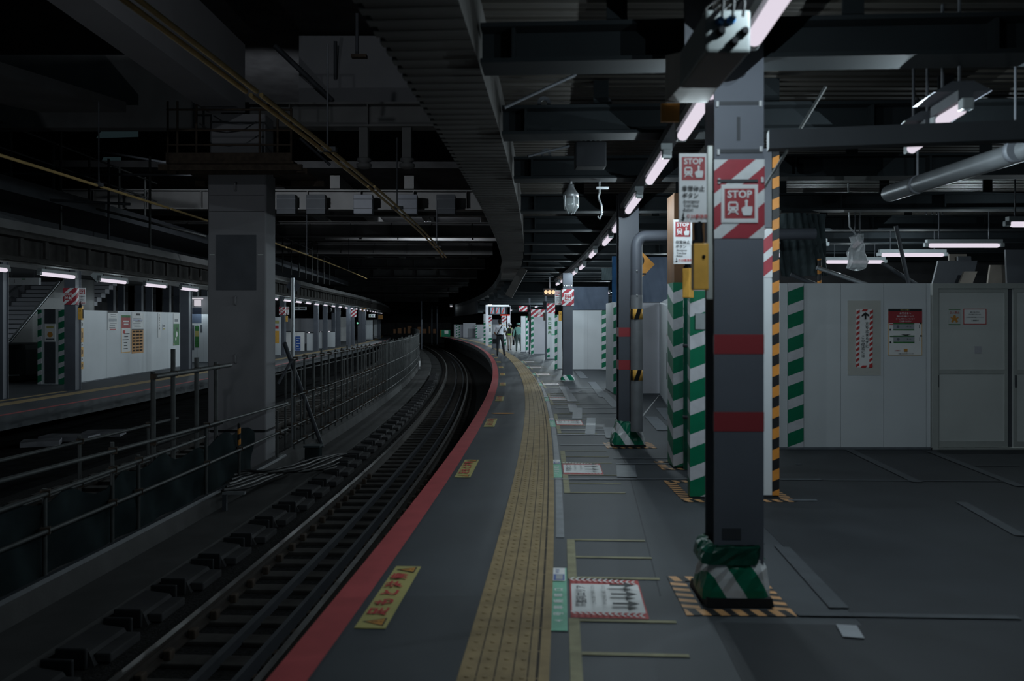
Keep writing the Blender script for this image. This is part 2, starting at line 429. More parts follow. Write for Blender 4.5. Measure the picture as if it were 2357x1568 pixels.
# high structure above the tracks
def high_beam(q, u0, u1, z, h, w_, m='beam_left'):
    mb = MB(); ibeam(mb, C(q, u0, z), C(q, u1, z), h, w_, .04, .03)
    u = u0 + 1
    while u < u1: mb.box(C(q, u, z + h / 2), (.02, w_ * .9, h - .06), head(q)); u += 1.6
    return struct('ceiling_high_beam', mb, M[m])
high_beam(17.2, -13, .3, 5.58, .5, .4)
for q, z in ((25.5, 5.0), (33.5, 5.0), (42, 5.0), (51, 4.9), (60, 4.8), (70, 4.7), (81, 4.6), (93, 4.5), (106, 4.3)):
    high_beam(q, -13, .3, z, .6, .4)
for q in range(29, 120, 8):
    high_beam(q, -13, .3, 5.5 - q * .008, .35, .3)
mb = MB(); mb.bb(-4.7, -.4, 18.4, 18.8, 5.95, 7.9); struct('wall_upper_panel', mb, M['pillar'])
mb = MB(); mb.sweep([(-13, 6.2), (-13, 6.4), (.3, 6.4), (.3, 6.2)], 25, 130, 2); struct('ceiling_slab', mb, M['concrete_dark'])
mb = MB(); mb.bb(-16, 0, 12, 25, 8.0, 8.2); struct('ceiling_slab', mb, M['concrete_dark'])
for u in (-.25, -2.6, -4.9, -7.2):                                   # longitudinal members under the slab
    mb = MB(); mb.sweep([(u - .15, 5.75), (u - .15, 6.15), (u + .15, 6.15), (u + .15, 5.75)], 26, 128, 2); struct('ceiling_long_beam', mb, M['beam_left'])
# great box beam leading from the pillar towards the camera
mb = MB(); mb.hexa([(-5.8, 4, 5.6), (-5.38, 4, 5.6), (-5.12, 16.0, 5.6), (-5.84, 16.0, 5.6), (-5.8, 4, 6.9), (-5.38, 4, 6.9), (-5.12, 16.0, 6.9), (-5.84, 16.0, 6.9)])
struct('ceiling_box_beam', mb, M['pillar'])
mb = MB(); mb.bb(-16, -5.45, 16.6, 16.9, 5.45, 6.9); struct('ceiling_cross_beam', mb, M['beam_left'])
mb = MB(); mb.hexa([(-14, 9, 5.6), (-10, 9, 5.6), (-7.4, 16, 5.6), (-9, 16, 5.6), (-14, 9, 5.8), (-10, 9, 5.8), (-7.4, 16, 5.8), (-9, 16, 5.8)]); struct('ceiling_plate', mb, M['beam_left'])
# canopy of the far platform: fascia, roof, joists
mb = MB(); mb.sweep([(-8.05, 2.6), (-8.05, 3.15), (-7.85, 3.15), (-7.85, 2.6)], 6, 118, 1.5); struct('far_canopy_fascia_trim', mb, M['fascia'])
mb = MB(); mb.sweep([(-7.8, 3.0), (-7.8, 3.06), (-7.6, 3.06), (-7.6, 3.0)], 6, 118, 1.5)
mb.sweep([(-7.84, 2.62), (-7.84, 2.68), (-7.75, 2.68), (-7.75, 2.62)], 6, 118, 1.5); struct('far_canopy_gutter_trim', mb, M['fascia'])
mb = MB(); mb.sweep([(-24, 3.15), (-24, 3.3), (-7.85, 3.3), (-7.85, 3.15)], 4, 118, 1.5); struct('far_canopy_ceiling', mb, M['beam_left'])
mb = MB(); q = 8
while q < 60:
    mb.box(C(q, -8.4, 2.95), (.9, .12, .38), head(q))
    mb.box(C(q, -7.74, 2.85), (.05, .1, .3), head(q)); q += .75
struct('far_canopy_bracket_trim', mb, M['fascia'])
mb = MB(); mb.sweep([(-11.5, 2.9), (-11.5, 3.15), (-11.4, 3.15), (-11.4, 2.9)], 6, 118, 1.5); struct('far_canopy_purlin_trim', mb, M['beam_left'])
# upper storey above the far canopy: dark floors with a railing
mb = MB()
mb.sweep([(-24, 4.2), (-24, 4.5), (-9.5, 4.5), (-9.5, 4.2)], 6, 60, 2)
mb.sweep([(-24, 3.3), (-24, 4.2), (-11.5, 4.2), (-11.5, 3.3)], 6, 60, 2)
struct('upper_gallery_floor', mb, M['steel_dark'])

# ------------------------------------------------------------------ tube lamps (each lamp carries its own light)
def bulb(root, x, y, z, watts):
    l = bpy.data.lights.new('lamp_light', 'POINT'); l.energy = watts; l.color = LAMP_COL; l.shadow_soft_size = 0
    o = bpy.data.objects.new('lamp_light', l); COL.objects.link(o); o.parent = root; o.location = (x, y, z)
def tube_lamp(loc, rz, label, group, L=1.18, wd=.078, watts=LAMP_W, nb=2, hood=False, hang=.16):
    """local y runs along the tube; origin at the middle of the tube's underside"""
    t = thing('tube_lamp', label, 'lamp', loc, rz, group)
    mb = MB()
    prof = [(-L / 2, .3), (-L / 2 + .012, .75), (-L / 2 + .035, 1), (L / 2 - .035, 1), (L / 2 - .012, .75), (L / 2, .3)]
    mb.tube([(0, y, wd / 2) for y, r in prof], [wd / 2 * r for y, r in prof], 14)
    part(t, 'diffuser', mb, M['tube'])
    mb = MB(); mb.box((0, 0, wd + .03), (wd * 1.15, L + .06, .06))
    if hood:
        mb.hexa([(-.16, -L / 2, wd + .06), (.16, -L / 2, wd + .06), (.16, L / 2, wd + .06), (-.16, L / 2, wd + .06),
                 (-.06, -L / 2, wd + .12), (.06, -L / 2, wd + .12), (.06, L / 2, wd + .12), (-.06, L / 2, wd + .12)])
    part(t, 'housing', mb, M['steel_dark' if hood else 'cabinet'])
    for e in (-1, 1):
        mb = MB(); mb.bevbox((0, e * (L / 2 + .035), wd / 2 + .01), (wd * .95, .07, wd * .95), .012); part(t, 'end_socket', mb, M['cabinet'])
        mb = MB(); mb.tube([(0, e * .35 * L, wd + .06), (0, e * .35 * L, hang)], .01, 6); part(t, 'hanger', mb, M['steel_dark'])
    for k in range(nb):
        bulb(t, 0, L * ((k + .5) / nb - .5), -.012, watts / nb)
    return t
ORD = ['nearest', 'second nearest', 'third nearest', 'fourth nearest', 'fifth nearest', 'sixth nearest', 'seventh nearest', 'eighth nearest', 'ninth nearest', 'tenth nearest',
       'eleventh nearest', 'twelfth nearest', 'thirteenth nearest', 'fourteenth nearest', 'fifteenth nearest', 'sixteenth nearest', 'seventeenth nearest', 'eighteenth nearest',
       'nineteenth nearest', 'twentieth nearest', 'twenty-first nearest', 'twenty-second nearest', 'twenty-third nearest', 'twenty-fourth nearest', 'twenty-fifth nearest', 'twenty-sixth nearest', 'twenty-seventh nearest', 'twenty-eighth nearest']
for i, (q, u) in enumerate([(3.5, 2.18), (5.5, 2.14), (7.37, 2.12), (9.44, 2.12), (11.5, 2.14), (13.48, 2.16), (16.1, 2.13), (19.7, 2.2), (22.1, 2.2), (24.0, 2.2)]):
    tube_lamp(C(q, u, 2.85), head(q), f'lit tube lamp over the right platform columns, {ORD[i]} of its row', 'tube lamps along the right platform', L=1.18)
for i, q in enumerate((26.0, 28.0)):
    tube_lamp(C(q, 2.2, 2.85), head(q), f'tube lamp behind the stop panel column, {ORD[10 + i]} of the right row', 'tube lamps along the right platform', nb=1)
mb = MB(); mb.sweep([(2.08, 2.99), (2.08, 3.05), (2.2, 3.05), (2.2, 2.99)], 1, 28, 1); struct('lamp_trunking_trim', mb, M['steel_dark'])
# added fill floodlights that brighten the high structure, none of them in view
def floodlight(loc, target, watts, cone, label):
    t = thing('fill_floodlight', label, 'lamp', loc, 0, 'added fill floodlights, unseen')
    d = (Vector(target) - Vector(loc)).normalized(); rot = d.to_track_quat('-Z', 'Y')
    A = rot.to_matrix().to_4x4()
    mb = MB(); mb.lathe([(.06, .16), (.11, .12), (.14, .02), (.15, 0)], (0, 0, 0), 16, None, A); part(t, 'shell', mb, M['steel_dark'])
    mb = MB(); mb.lathe([(.13, .004), (.13, .0)], (0, 0, 0), 16, None, A); part(t, 'glass', mb, M['tube'])
    mb = MB(); mb.tube([(0, 0, .0), (0, 0, -.2 if loc[2] < 0 else 8.0 - loc[2] if loc[2] > 5.8 else 5.76 - loc[2])], .03, 8); part(t, 'stand', mb, M['steel_dark'])
    l = bpy.data.lights.new('lamp_light', 'SPOT'); l.energy = watts; l.color = (.86, .93, 1); l.shadow_soft_size = .12; l.spot_size = math.radians(cone); l.spot_blend = .6
    o = bpy.data.objects.new('lamp_light', l); COL.objects.link(o); o.parent = t; o.location = d * .03; o.rotation_mode = 'QUATERNION'; o.rotation_quaternion = rot
floodlight((-2.6, 5.5, 7.0), (-3.2, 18, 5.2), 190, 75, 'added fill floodlight hung high over the near track')
floodlight((-6.6, 2.5, -1.1), (-5.2, 14, 5.6), 210, 80, 'added fill floodlight standing in the pit, pointing up')
floodlight((-3.5, 34.0, 5.3), (-6.0, 62, 4.8), 800, 120, 'added fill floodlight behind the third high beam, hidden from here')
floodlight((-4.5, 60.6, 5.2), (-9.0, 95, 4.4), 900, 120, 'added fill floodlight behind the sixth high beam, hidden from here')
floodlight((-6.3, 17.75, 5.9), (-4.0, 48, 4.6), 800, 110, 'added fill floodlight behind the high beam, hidden from here')
# lamps over the hoarding room on the right
INT = [((2.62, 4.98, 2.76), -.1, 'stubby lit lamp just above the grey square crossbar', .34, True),
       ((2.78, 5.68, 2.75), -.2, 'stubby lit lamp peeping below the grey square crossbar', .48, True),
       ((5.32, 12.85, 2.75), -.3, 'short slanting tube lamp above the red edged vertical notice', 1.0, False),
       ((7.15, 13.2, 2.75), math.pi / 2, 'long level tube lamp above the sliding door frame', 1.13, False),
       ((7.2, 15.0, 2.75), math.pi / 2, 'long level tube lamp crossed by a thin brace', 1.13, False),
       ((6.86, 16.7, 2.75), math.pi / 2, 'level tube lamp partly behind the hanging plastic bag', 1.15, False),
       ((4.75, 15.1, 2.75), math.pi / 2, 'level tube lamp just right of the orange hazard strip', 1.0, False),
       ((6.4, 10.35, 2.745), math.pi / 2, 'short level tube lamp at the right edge above the door', .45, False),
       ((5.0, 14.0, 2.84), math.pi / 2, 'thin level tube lamp behind the dark netting', .5, False),
       ((6.95, 13.9, 3.12), math.pi / 2, 'small lit lamp of a pair above the long tube lamps, left one', .14, False),
       ((7.12, 13.9, 3.12), math.pi / 2, 'small lit lamp of a pair above the long tube lamps, right one', .14, False)]
for loc, rz, lab, L, hd in INT:
    tube_lamp(loc, rz, lab, 'tube lamps over the boarded room', L=L, wd=.07, watts=LAMP_W * (1.3 if hd else 1.2 * min(1, L)), nb=1, hood=hd, hang=3.5 - loc[2])
# lamps of the far platform
for i in range(28):
    q = 16.35 + i * 2.3
    tube_lamp(C(q, -8.4, 2.46), head(q), f'lit tube lamp under the far platform canopy, {ORD[i]} of its row', 'tube lamps under the far platform canopy', L=1.2, wd=.075, watts=LAMP_W * (.38 if i < 6 else .75), nb=1, hang=.69)
for i in range(3):
    q = 9.45 + i * 2.3
    tube_lamp(C(q, -8.4, 2.46), head(q), 'tube lamp of the far canopy left of the picture', 'tube lamps left of the picture', L=1.2, wd=.075, watts=LAMP_W * .2, nb=1, hang=.69)
for i in range(2):  # out-of-view lamps added to light the stairs
    tube_lamp(Vector((-17.4 + i * .8, 22.5 + i, 2.95)), 0, 'added tube lamp in front of the far stairs, left of the picture', 'added tube lamps before the far stairs', L=1.27, wd=.09, watts=LAMP_W * .8, nb=1)
for i, q in enumerate((20, 24, 33, 38, 43, 48, 54, 60, 67, 75, 84, 93)):  # hidden row added to brighten the far part of the right platform
    tube_lamp(C(q, 4.6 if q > 30 else 4.2, 2.72 if q > 30 else 2.8), head(q), f'added tube lamp of the hidden inner row behind the white panels, {ORD[i]}', 'added inner row of tube lamps, hidden from view', L=1.18, nb=1, watts=LAMP_W * (12 if q > 30 else 4), hang=.48 if q > 30 else .7)

# ------------------------------------------------------------------ signs
RED, WH, INK = M['signred'], M['white'], M['ink']
def stop_picto(x, z, sz, c=WH, bg=RED):
    """white train and pressing hand under the word STOP, on a red square of side sz centred at x, z"""
    h = sz / 2; e = [('r', x - h, z - h, x + h, z + h, bg)]
    e.append(('t', 'STOP', x, z + sz * .3, sz * .34, c, .03))
    tx, tz, k = x - sz * .22, z - sz * .1, sz
    e.append(('p', [(tx - .17 * k, tz - .14 * k), (tx + .17 * k, tz - .14 * k), (tx + .17 * k, tz + .1 * k), (tx + .11 * k, tz + .17 * k), (tx - .11 * k, tz + .17 * k), (tx - .17 * k, tz + .1 * k)], c))
    e.append(('r', tx - .11 * k, tz - .0 * k, tx + .11 * k, tz + .11 * k, bg))
    e.append(('c', tx - .09 * k, tz - .07 * k, .025 * k, bg)); e.append(('c', tx + .09 * k, tz - .07 * k, .025 * k, bg))
    for sgn in (-1, 1):
        e.append(('p', [(tx + sgn * .05 * k, tz - .14 * k), (tx + sgn * .1 * k, tz - .14 * k), (tx + sgn * .19 * k, tz - .27 * k), (tx + sgn * .13 * k, tz - .27 * k)][::sgn], c))
    e.append(('r', tx - .12 * k, tz - .2 * k, tx + .12 * k, tz - .17 * k, c))
    hx, hz = x + sz * .22, z - sz * .13
    e.append(('r', hx - .045 * k, hz - .05 * k, hx + .035 * k, hz + .2 * k, c)); e.append(('c', hx - .005 * k, hz + .2 * k, .055 * k, c))
    e.append(('p', [(hx - .11 * k, hz - .27 * k), (hx + .15 * k, hz - .27 * k), (hx + .19 * k, hz - .1 * k), (hx + .19 * k, hz + .03 * k), (hx - .06 * k, hz + .03 * k), (hx - .16 * k, hz - .02 * k), (hx - .17 * k, hz - .09 * k)], c))
    return e
def side_sign(loc, rz, label, group='emergency stop button signs', s=1.0):
    """tall white notice, red STOP square at the top; origin at its foot"""
    W_, H_ = .16 * s, .385 * s
    t = thing('stop_button_sign', label, 'sign', loc, rz, group)
    mb = MB(); mb.bb(-W_ / 2, W_ / 2, -.006, .006, 0, H_); part(t, 'panel', mb, M['white'])
    mb = MB()
    e = stop_picto(0, H_ - .085 * s, .13 * s)
    e += [('t', '非常停止', -.002, .185 * s, .032 * s, INK, .02), ('t', 'ボタン', -.018 * s, .147 * s, .031 * s, INK, .02),
          ('t', 'Emergency', -.012 * s, .116 * s, .02 * s, INK, .02), ('t', 'Train Stop', -.014 * s, .093 * s, .02 * s, INK, .02), ('t', 'Button', -.03 * s, .07 * s, .02 * s, INK, .02),
          ('r', -.061 * s, .02 * s, -.055 * s, .052 * s, INK), ('p', [(-.07 * s, .026 * s), (-.058 * s, .01 * s), (-.046 * s, .026 * s)], INK),
          ('t', 'り23番線用', .018 * s, .03 * s, .024 * s, M['inkred'], .02)]
    mb.print2d(e, -.006); part(t, 'print', mb)
    return t
def button_box(loc, rz, label, s=1.0, group='yellow emergency button boxes'):
    t = thing('emergency_button_box', label, 'button box', loc, rz, group)
    mb = MB(); mb.bevbox((0, 0, .13 * s), (.085 * s, .07 * s, .26 * s), .008 * s); part(t, 'housing', mb, M['amber'])
    mb = MB(); mb.lathe([(.009 * s, 0), (.009 * s, .012 * s), (.006 * s, .016 * s)], (.012 * s, -.035 * s, .185 * s), 10, None, Matrix.Rotation(math.pi / 2, 4, 'X')); part(t, 'push_button', mb, M['black'])
    mb = MB(); mb.box((-.015 * s, 0, .268 * s), (.05 * s, .05 * s, .02 * s)); mb.tube([(-.005, 0, .27 * s), (-.008, .01, .36 * s), (.01, .02, .42 * s)], [.026 * s, .024 * s, .016 * s], 10)
    part(t, 'cable_gland', mb, M['black'])
    mb = MB(); mb.box((.05 * s, .01, .13 * s), (.016 * s, .03 * s, .2 * s)); part(t, 'bracket', mb, M['steel_dark'])
    return t

# ------------------------------------------------------------------ platform columns
def h_column(root, wd, dp, z0, z1, m, red=(), cx=0, cy=0):
    """welded box column with flange lips, red bands"""
    mb = MB(); mb.bb(cx - wd / 2, cx + wd / 2, cy - dp / 2, cy - dp / 2 + .018, z0, z1); mb.bb(cx - wd / 2, cx + wd / 2, cy + dp / 2 - .018, cy + dp / 2, z0, z1)
    mb.bb(cx - wd / 2 + .02, cx + wd / 2 - .02, cy - dp / 2 + .018, cy + dp / 2 - .018, z0, z1)
    part(root, 'shaft', mb, m)
    for a, b in red:
        mb = MB(); mb.bb(cx - wd / 2 - .002, cx + wd / 2 + .002, cy - dp / 2 - .002, cy + dp / 2 + .002, a, b)
        part(root, 'red_band', mb, M['signred'])
# nearest column
cY = 4.73; cX = 1.256; crz = -.03
t = thing('steel_column', 'grey steel column with red bands and a square STOP plate, nearest of all', 'column', (cX, cY, 0), crz)
NEARCOL = t
mb = MB(); mb.bb(-.135, .135, -.13, -.112, .1, 3.2); mb.bb(-.135, .135, .112, .13, .1, 3.2); mb.bb(-.01, .01, -.112, .112, .1, 3.2)
part(t, 'shaft', mb, M['steel_near'])
for a, b in ((.955, 1.062), (1.382, 1.49)):
    mb = MB(); mb.bb(-.1365, .1365, -.132, -.11, a, b); part(t, 'red_band', mb, M['signred'], label='flat red band around the column')
mb = MB(); mb.bb(-.137, .137, -.1345, -.128, 2.02, 2.455)
mb.bb(.1355, .139, -.1345, -.11, 2.02, 2.455); part(t, 'striped_panel', mb, M['stred'], label='red and white striped panel')
mb = MB(); mb.bb(-.1, .1, -.142, -.134, 2.105, 2.315); mb.print2d([('r', -.094, 2.111, .094, 2.309, WH)] + stop_picto(0, 2.21, .165), -.142); part(t, 'stop_plate', mb, M['white'], label='white plate with the red STOP pictogram')
mb = MB(); mb.bb(-.12, .1, -.146, -.135, 2.328, 2.343); part(t, 'dark_strap', mb, M['steel_dark'])
for x, z in ((-.115, 2.495), (.118, 2.51), (-.112, 2.335), (.125, 2.34), (.115, 2.76), (-.12, 2.76)):
    mb = MB(); mb.bevbox((x, -.139, z), (.016, .012, .032), .004); part(t, 'clip', mb, M['cleartape'])
mb = MB(); mb.bb(-.115, .125, -.136, -.13, 2.49, 2.512); mb.bb(-.115, .125, -.136, -.13, 2.755, 2.775); part(t, 'wrap_band', mb, M['steel_dark'])
mb = MB(); mb.bb(-.012, .006, -.1335, -.129, 2.56, 2.69); mb.bb(-.095, .01, -.1335, -.129, .36, .42); part(t, 'worn_patch', mb, M['steel_dark'])
# flared vinyl wrap around the foot
def wrap(root, w0, d0, w1, d1, h1, h2, m, off=(0, 0), seed=1):
    rr = random.Random(seed); mb = MB(); ring = []
    levels = [(.035, 1, 0), (.035 + (h1 - .035) * .33, .9, .006), (.035 + (h1 - .035) * .7, .72, .009), (h1, .4, .01), (h2 - .02, .1, .01), (h2, 0, .01)]
    n = 28; vs = []; fs = []
    for z, k, j in levels:
        ww = w1 + (w0 - w1) * k; dd = d1 + (d0 - d1) * k
        for i in range(n):
            a = 2 * math.pi * i / n; c, s_ = math.cos(a), math.sin(a); q = max(abs(c), abs(s_)); e = 1 / q ** .92
            vs.append((off[0] * k + c * e * ww / 2 + rr.uniform(-j, j), off[1] * k + s_ * e * dd / 2 + rr.uniform(-j, j), z + rr.uniform(-j, j) * .8))
    for l in range(len(levels) - 1):
        for i in range(n): fs.append((l * n + i, l * n + (i + 1) % n, (l + 1) * n + (i + 1) % n, (l + 1) * n + i))
    mb.add(vs, fs); return mb
mb = wrap(t, .375, .36, .285, .28, .2, .25, None, off=(-.02, 0)); part(t, 'foot_wrap', mb, M['greenwrap'], label='green and white striped vinyl wrap at the foot')
mb = wrap(t, .325, .32, .283, .283, .37, .43, None, off=(-.045, .0), seed=4); mb.v = [Vector((v.x, v.y, v.z * .27 + .215)) for v in mb.v]
part(t, 'wrap_collar', mb, M['greenwrap_plain'], label='crumpled dark green collar above the wrap')
mb = MB(); mb.hexa([(-.19, -.19, .004), (.175, -.19, .004), (.175, .19, .004), (-.215, .19, .004), (-.185, -.183, .05), (.168, -.183, .05), (.168, .18, .05), (-.205, .18, .05)]); part(t, 'foot_edge', mb, M['rubber'])
# striped tape on the floor around its foot, four strips in a frame
def floor_frame(cx, cy, rz, w_, d_, bw, label):
    t = thing('hazard_floor_tape', label, 'floor tape', (cx, cy, .0035), rz, 'black and orange hazard tape around column feet')
    for a in (-1, 1):
        mb = MB(); mb.bb(-w_ / 2, w_ / 2, a * (d_ / 2 - bw / 2) - bw / 2, a * (d_ / 2 - bw / 2) + bw / 2, 0, .002); part(t, 'tape_strip', mb, M['hazard_floor2'])
        mb = MB(); mb.bb(a * (w_ / 2 - bw / 2) - bw / 2, a * (w_ / 2 - bw / 2) + bw / 2, -d_ / 2 + bw, d_ / 2 - bw, 0, .002); part(t, 'tape_strip', mb, M['hazard_floor'])
    return t
M['hazard_floor2'] = stripe('hazard_floor2', (.6, .32, .14), (.02, .02, .022), (.97, .25, 0), .094, .5)
floor_frame(1.225, 4.75, -.03, .58, .68, .095, 'black and orange striped tape framing the nearest column foot')
# post bar and sign on its track side
t = thing('sign_bracket_post', 'pale grey upright bar on the track side of the nearest column', 'bracket', PX(1634, 690, 4.66))
mb = MB(); mb.bevbox((0, 0, .43), (.034, .03, .86), .006); part(t, 'bar', mb, M['alu'])
for z in (.21, .39, .6, .78):
    mb = MB(); mb.box((.026, .01, z), (.03, .03, .025)); mb.lathe([(.009, 0), (.009, .03)], (.02, -.02, z), 8, None, Matrix.Rotation(math.pi / 2, 4, 'X')); part(t, 'clamp', mb, M['steel_dark'])
side_sign(PX(1595.5, 512, 4.67), 0, 'grey looking STOP notice fixed to the nearest column, out of focus', s=1.0)
button_box(PX(1611, 668, 4.67), 0, 'yellow emergency button box on the nearest column')

# second, boarded column
t = thing('boarded_column', 'boarded white column behind the nearest column, orange hazard corner', 'column', (1.98, 7.78, 0), 0)
mb = MB(); mb.bb(-.39, .37, -.39, -.3, .02, 2.0); mb.bb(.08, .37, -.37, -.28, 2.0, 3.1); mb.bb(.0, .37, -.28, .4, .02, 3.1); part(t, 'boarding', mb, M['hoard'])
mb = MB(); mb.bb(-.405, -.22, -.402, -.385, .02, 1.84); mb.bb(-.405, -.388, -.385, -.3, .02, 1.84); part(t, 'green_corner_guard', mb, M['greenwhite'], label='green and white striped corner guard')
mb = MB(); mb.bb(.325, .385, -.4, -.385, .02, 3.08); mb.bb(.37, .385, -.385, -.32, .02, 3.08); part(t, 'hazard_corner_guard', mb, M['hazard'], label='orange and black striped corner guard')
mb = MB(); mb.bb(.1, .325, -.396, -.385, 1.96, 2.39); part(t, 'striped_panel', mb, M['stred'])
mb = MB(); mb.bb(.09, .32, -.392, -.38, 2.4, 3.1); part(t, 'steel_cover', mb, M['steel'])
mb = MB(); mb.bb(-.36, -.23, -.415, -.4, 1.5, 1.64); mb.bb(-.25, -.2, -.42, -.39, 1.6, 1.78); part(t, 'taped_patch', mb, M['cabinet'])
mb = MB(); mb.bb(-.4, .38, -.4, -.28, .002, .03); part(t, 'skirting', mb, M['rubber'])
floor_frame(1.98, 7.72, 0, .98, .98, .1, 'black and orange tape around the boarded column foot')
side_sign(PX(1571.5, 608, 7.22), 0, 'bright white STOP notice lower and left of the grey one')
button_box(PX(1584, 686, 7.3), .9, 'slim yellow button box under the bright white notice')
t = thing('green_conduit_pipe', 'dark green pipe between the two striped corner guards', 'pipe', PX(1581, 1080, 8.2))
mb = MB(); mb.tube([(0, 0, 0), (0, 0, 1.76)], .036, 14); part(t, 'tube', mb, M['greenwrap_plain'])
mb = MB()
for z in (.5, 1.2): mb.lathe([(.04, 0), (.04, .03)], (0, 0, z), 14)
part(t, 'pipe_clip', mb, M['steel_dark'])
# third, plywood column
t = thing('plywood_column', 'column with brown plywood above a green striped corner guard', 'column', (1.9, 9.15, 0), 0)
mb = MB(); mb.bb(-.16, .2, -.2, .2, 1.98, 2.95); part(t, 'plywood_board', mb, M['plywood'])
mb = MB(); mb.bb(-.15, .2, -.21, .2, .02, 1.98); part(t, 'boarding', mb, M['greenwrap_plain'])
mb = MB(); mb.bb(-.175, -.06, -.225, -.21, .02, 1.99); mb.bb(-.175, -.15, -.21, .1, .02, 1.99); part(t, 'green_corner_guard', mb, M['greenwhite'])
floor_frame(1.9, 9.1, 0, .62, .56, .09, 'black and orange tape around the plywood column foot')

# fourth column with the drain pipe
t = thing('steel_column', 'dark steel column with a drain pipe in front, in mid platform', 'column', (1.47, 10.62, 0), 0)
h_column(t, .25, .25, .05, 3.2, M['steel'], ((1.385, 1.5), (.97, 1.09)))
mb = wrap(t, .42, .4, .27, .28, .2, .32, None, off=(-.01, -.02), seed=8); part(t, 'foot_wrap', mb, M['greenwrap'])
mb = MB(); mb.bb(-.2, .2, -.21, .2, .004, .035); part(t, 'foot_edge', mb, M['rubber'])
floor_frame(1.49, 10.6, 0, .62, .5, .11, 'black and orange tape around the drain pipe column foot')
t = thing('drain_pipe', 'grey drain pipe with yellow and black bands bending right at the top', 'pipe', (1.54, 10.3, 0), 0)
pth = [(0, 0, .22), (0, 0, 2.5)] + [(.11 * (1 - math.cos(a)), 0, 2.5 + .13 * math.sin(a)) for a in [i * math.pi / 12 for i in range(1, 7)]] + [(.5, 0, 2.64), (2.2, 0, 2.66)]
mb = MB(); mb.tube([pth[0], (0, 0, 1.9)], .0755, 18); part(t, 'sleeve', mb, M['sleeve'])
mb = MB(); mb.tube([(0, 0, 1.88)] + pth[1:], .07, 18); part(t, 'upper_pipe', mb, M['steel'])
for z in (.85, 1.6):
    mb = MB(); mb.lathe([(.0765, 0), (.0765, .13)], (0, 0, z), 20, M['amber'])
    mb.hexa([(-.045, -.08, z), (.01, -.08, z), (.01, -.07, z), (-.045, -.07, z), (.0, -.08, z + .13), (.05, -.08, z + .13), (.05, -.07, z + .13), (.0, -.07, z + .13)], M['black'])
    mb.hexa([(-.077, -.03, z), (-.06, -.055, z), (-.05, -.04, z), (-.07, -.02, z), (-.077, -.03, z + .13), (-.06, -.055, z + .13), (-.05, -.04, z + .13), (-.07, -.02, z + .13)], M['black'])
    part(t, 'hazard_band', mb, None, label='amber band with a slanted black stripe')
mb = MB()
for z in (2.2, 1.9): mb.bevbox((-.01, -.08, z), (.02, .02, .02), .004)
part(t, 'bolt', mb, M['galv'])
# fifth column
def far_stop_column(q, u, label, sgn=-1, z1=2.9, platform='r'):
    p = C(q, u); t = thing('steel_column', label, 'column', p, head(q))
    h_column(t, .26, .26, .05, z1, M['steel'], ())
    mb = MB(); mb.bb(-.16, .16, -.15, -.13, 2.03, 2.47); mb.bb(-.16, -.135, -.13, .13, 2.03, 2.47); mb.bb(.135, .16, -.13, .13, 2.03, 2.47); part(t, 'striped_panel', mb, M['stred'])
    mb = MB(); mb.bb(-.1, .1, -.158, -.15, 2.14, 2.36); mb.print2d([('r', -.095, 2.145, .095, 2.355, WH)] + stop_picto(0, 2.25, .165), -.158); part(t, 'stop_plate', mb, M['white'])
    mb = wrap(t, .38, .36, .28, .28, .12, .18, None, seed=3); part(t, 'foot_wrap', mb, M['greenwrap'])
    side_sign(p + Vector((sgn * .26, -.05, 2.05)), 0, 'STOP notice of the ' + label, s=1.02)
    button_box(p + Vector((sgn * .2, -.05, 1.62)), 0, 'yellow button box of the ' + label)
    return t
t = far_stop_column(22.4, 2.04, 'grey column with striped STOP panel before white boards')
mb = MB()
for i in range(4): mb.bevbox((-.1 + i * .065, -.15, 2.56), (.035, .02, .03), .006)
part(t, 'clip', mb, M['cleartape'])

# ------------------------------------------------------------------ hoardings: panels standing on the platform
def hoarding(A, B, h0, h1, label, seams=(), m='hoard', z0=0.0, group=None, th=.05, cap=True):
    """white panel wall from A to B (x, y); h0/h1 heights at the two ends; seams = fractions"""
    A = Vector((A[0], A[1], 0)); B = Vector((B[0], B[1], 0)); L = (B - A).length; rz = math.atan2(B.y - A.y, B.x - A.x)
    t = thing('hoarding', label, 'hoarding', A, rz, group)
    cuts = [0] + [f * L for f in seams] + [L]
    for a, b in zip(cuts, cuts[1:]):
        ha = h0 + (h1 - h0) * a / L; hb = h0 + (h1 - h0) * b / L
        mb = MB(); g = .003
        mb.hexa([(a + g, 0, z0), (b - g, 0, z0), (b - g, th, z0), (a + g, th, z0), (a + g, 0, ha), (b - g, 0, hb), (b - g, th, hb), (a + g, th, ha)])
        part(t, 'panel', mb, M[m])
    mb = MB(); mb.hexa([(0, .012, z0), (L, .012, z0), (L, th - .01, z0), (0, th - .01, z0), (0, .012, h0 - .01), (L, .012, h1 - .01), (L, th - .01, h1 - .01), (0, th - .01, h0 - .01)]); part(t, 'backing', mb, M['seam'])
    mb = MB(); mb.bb(0, L, -.012, -.001, 0.002, .03); part(t, 'skirting', mb, M['tape'])
    return t
def guard(root, x, wd, z0, z1, m='greenwhite', y=-.008):
    mb = MB(); mb.bb(x - wd / 2, x + wd / 2, y - .006, y + .004, z0, z1); return part(root, 'corner_guard', mb, M[m], label='green and white striped guard strip')
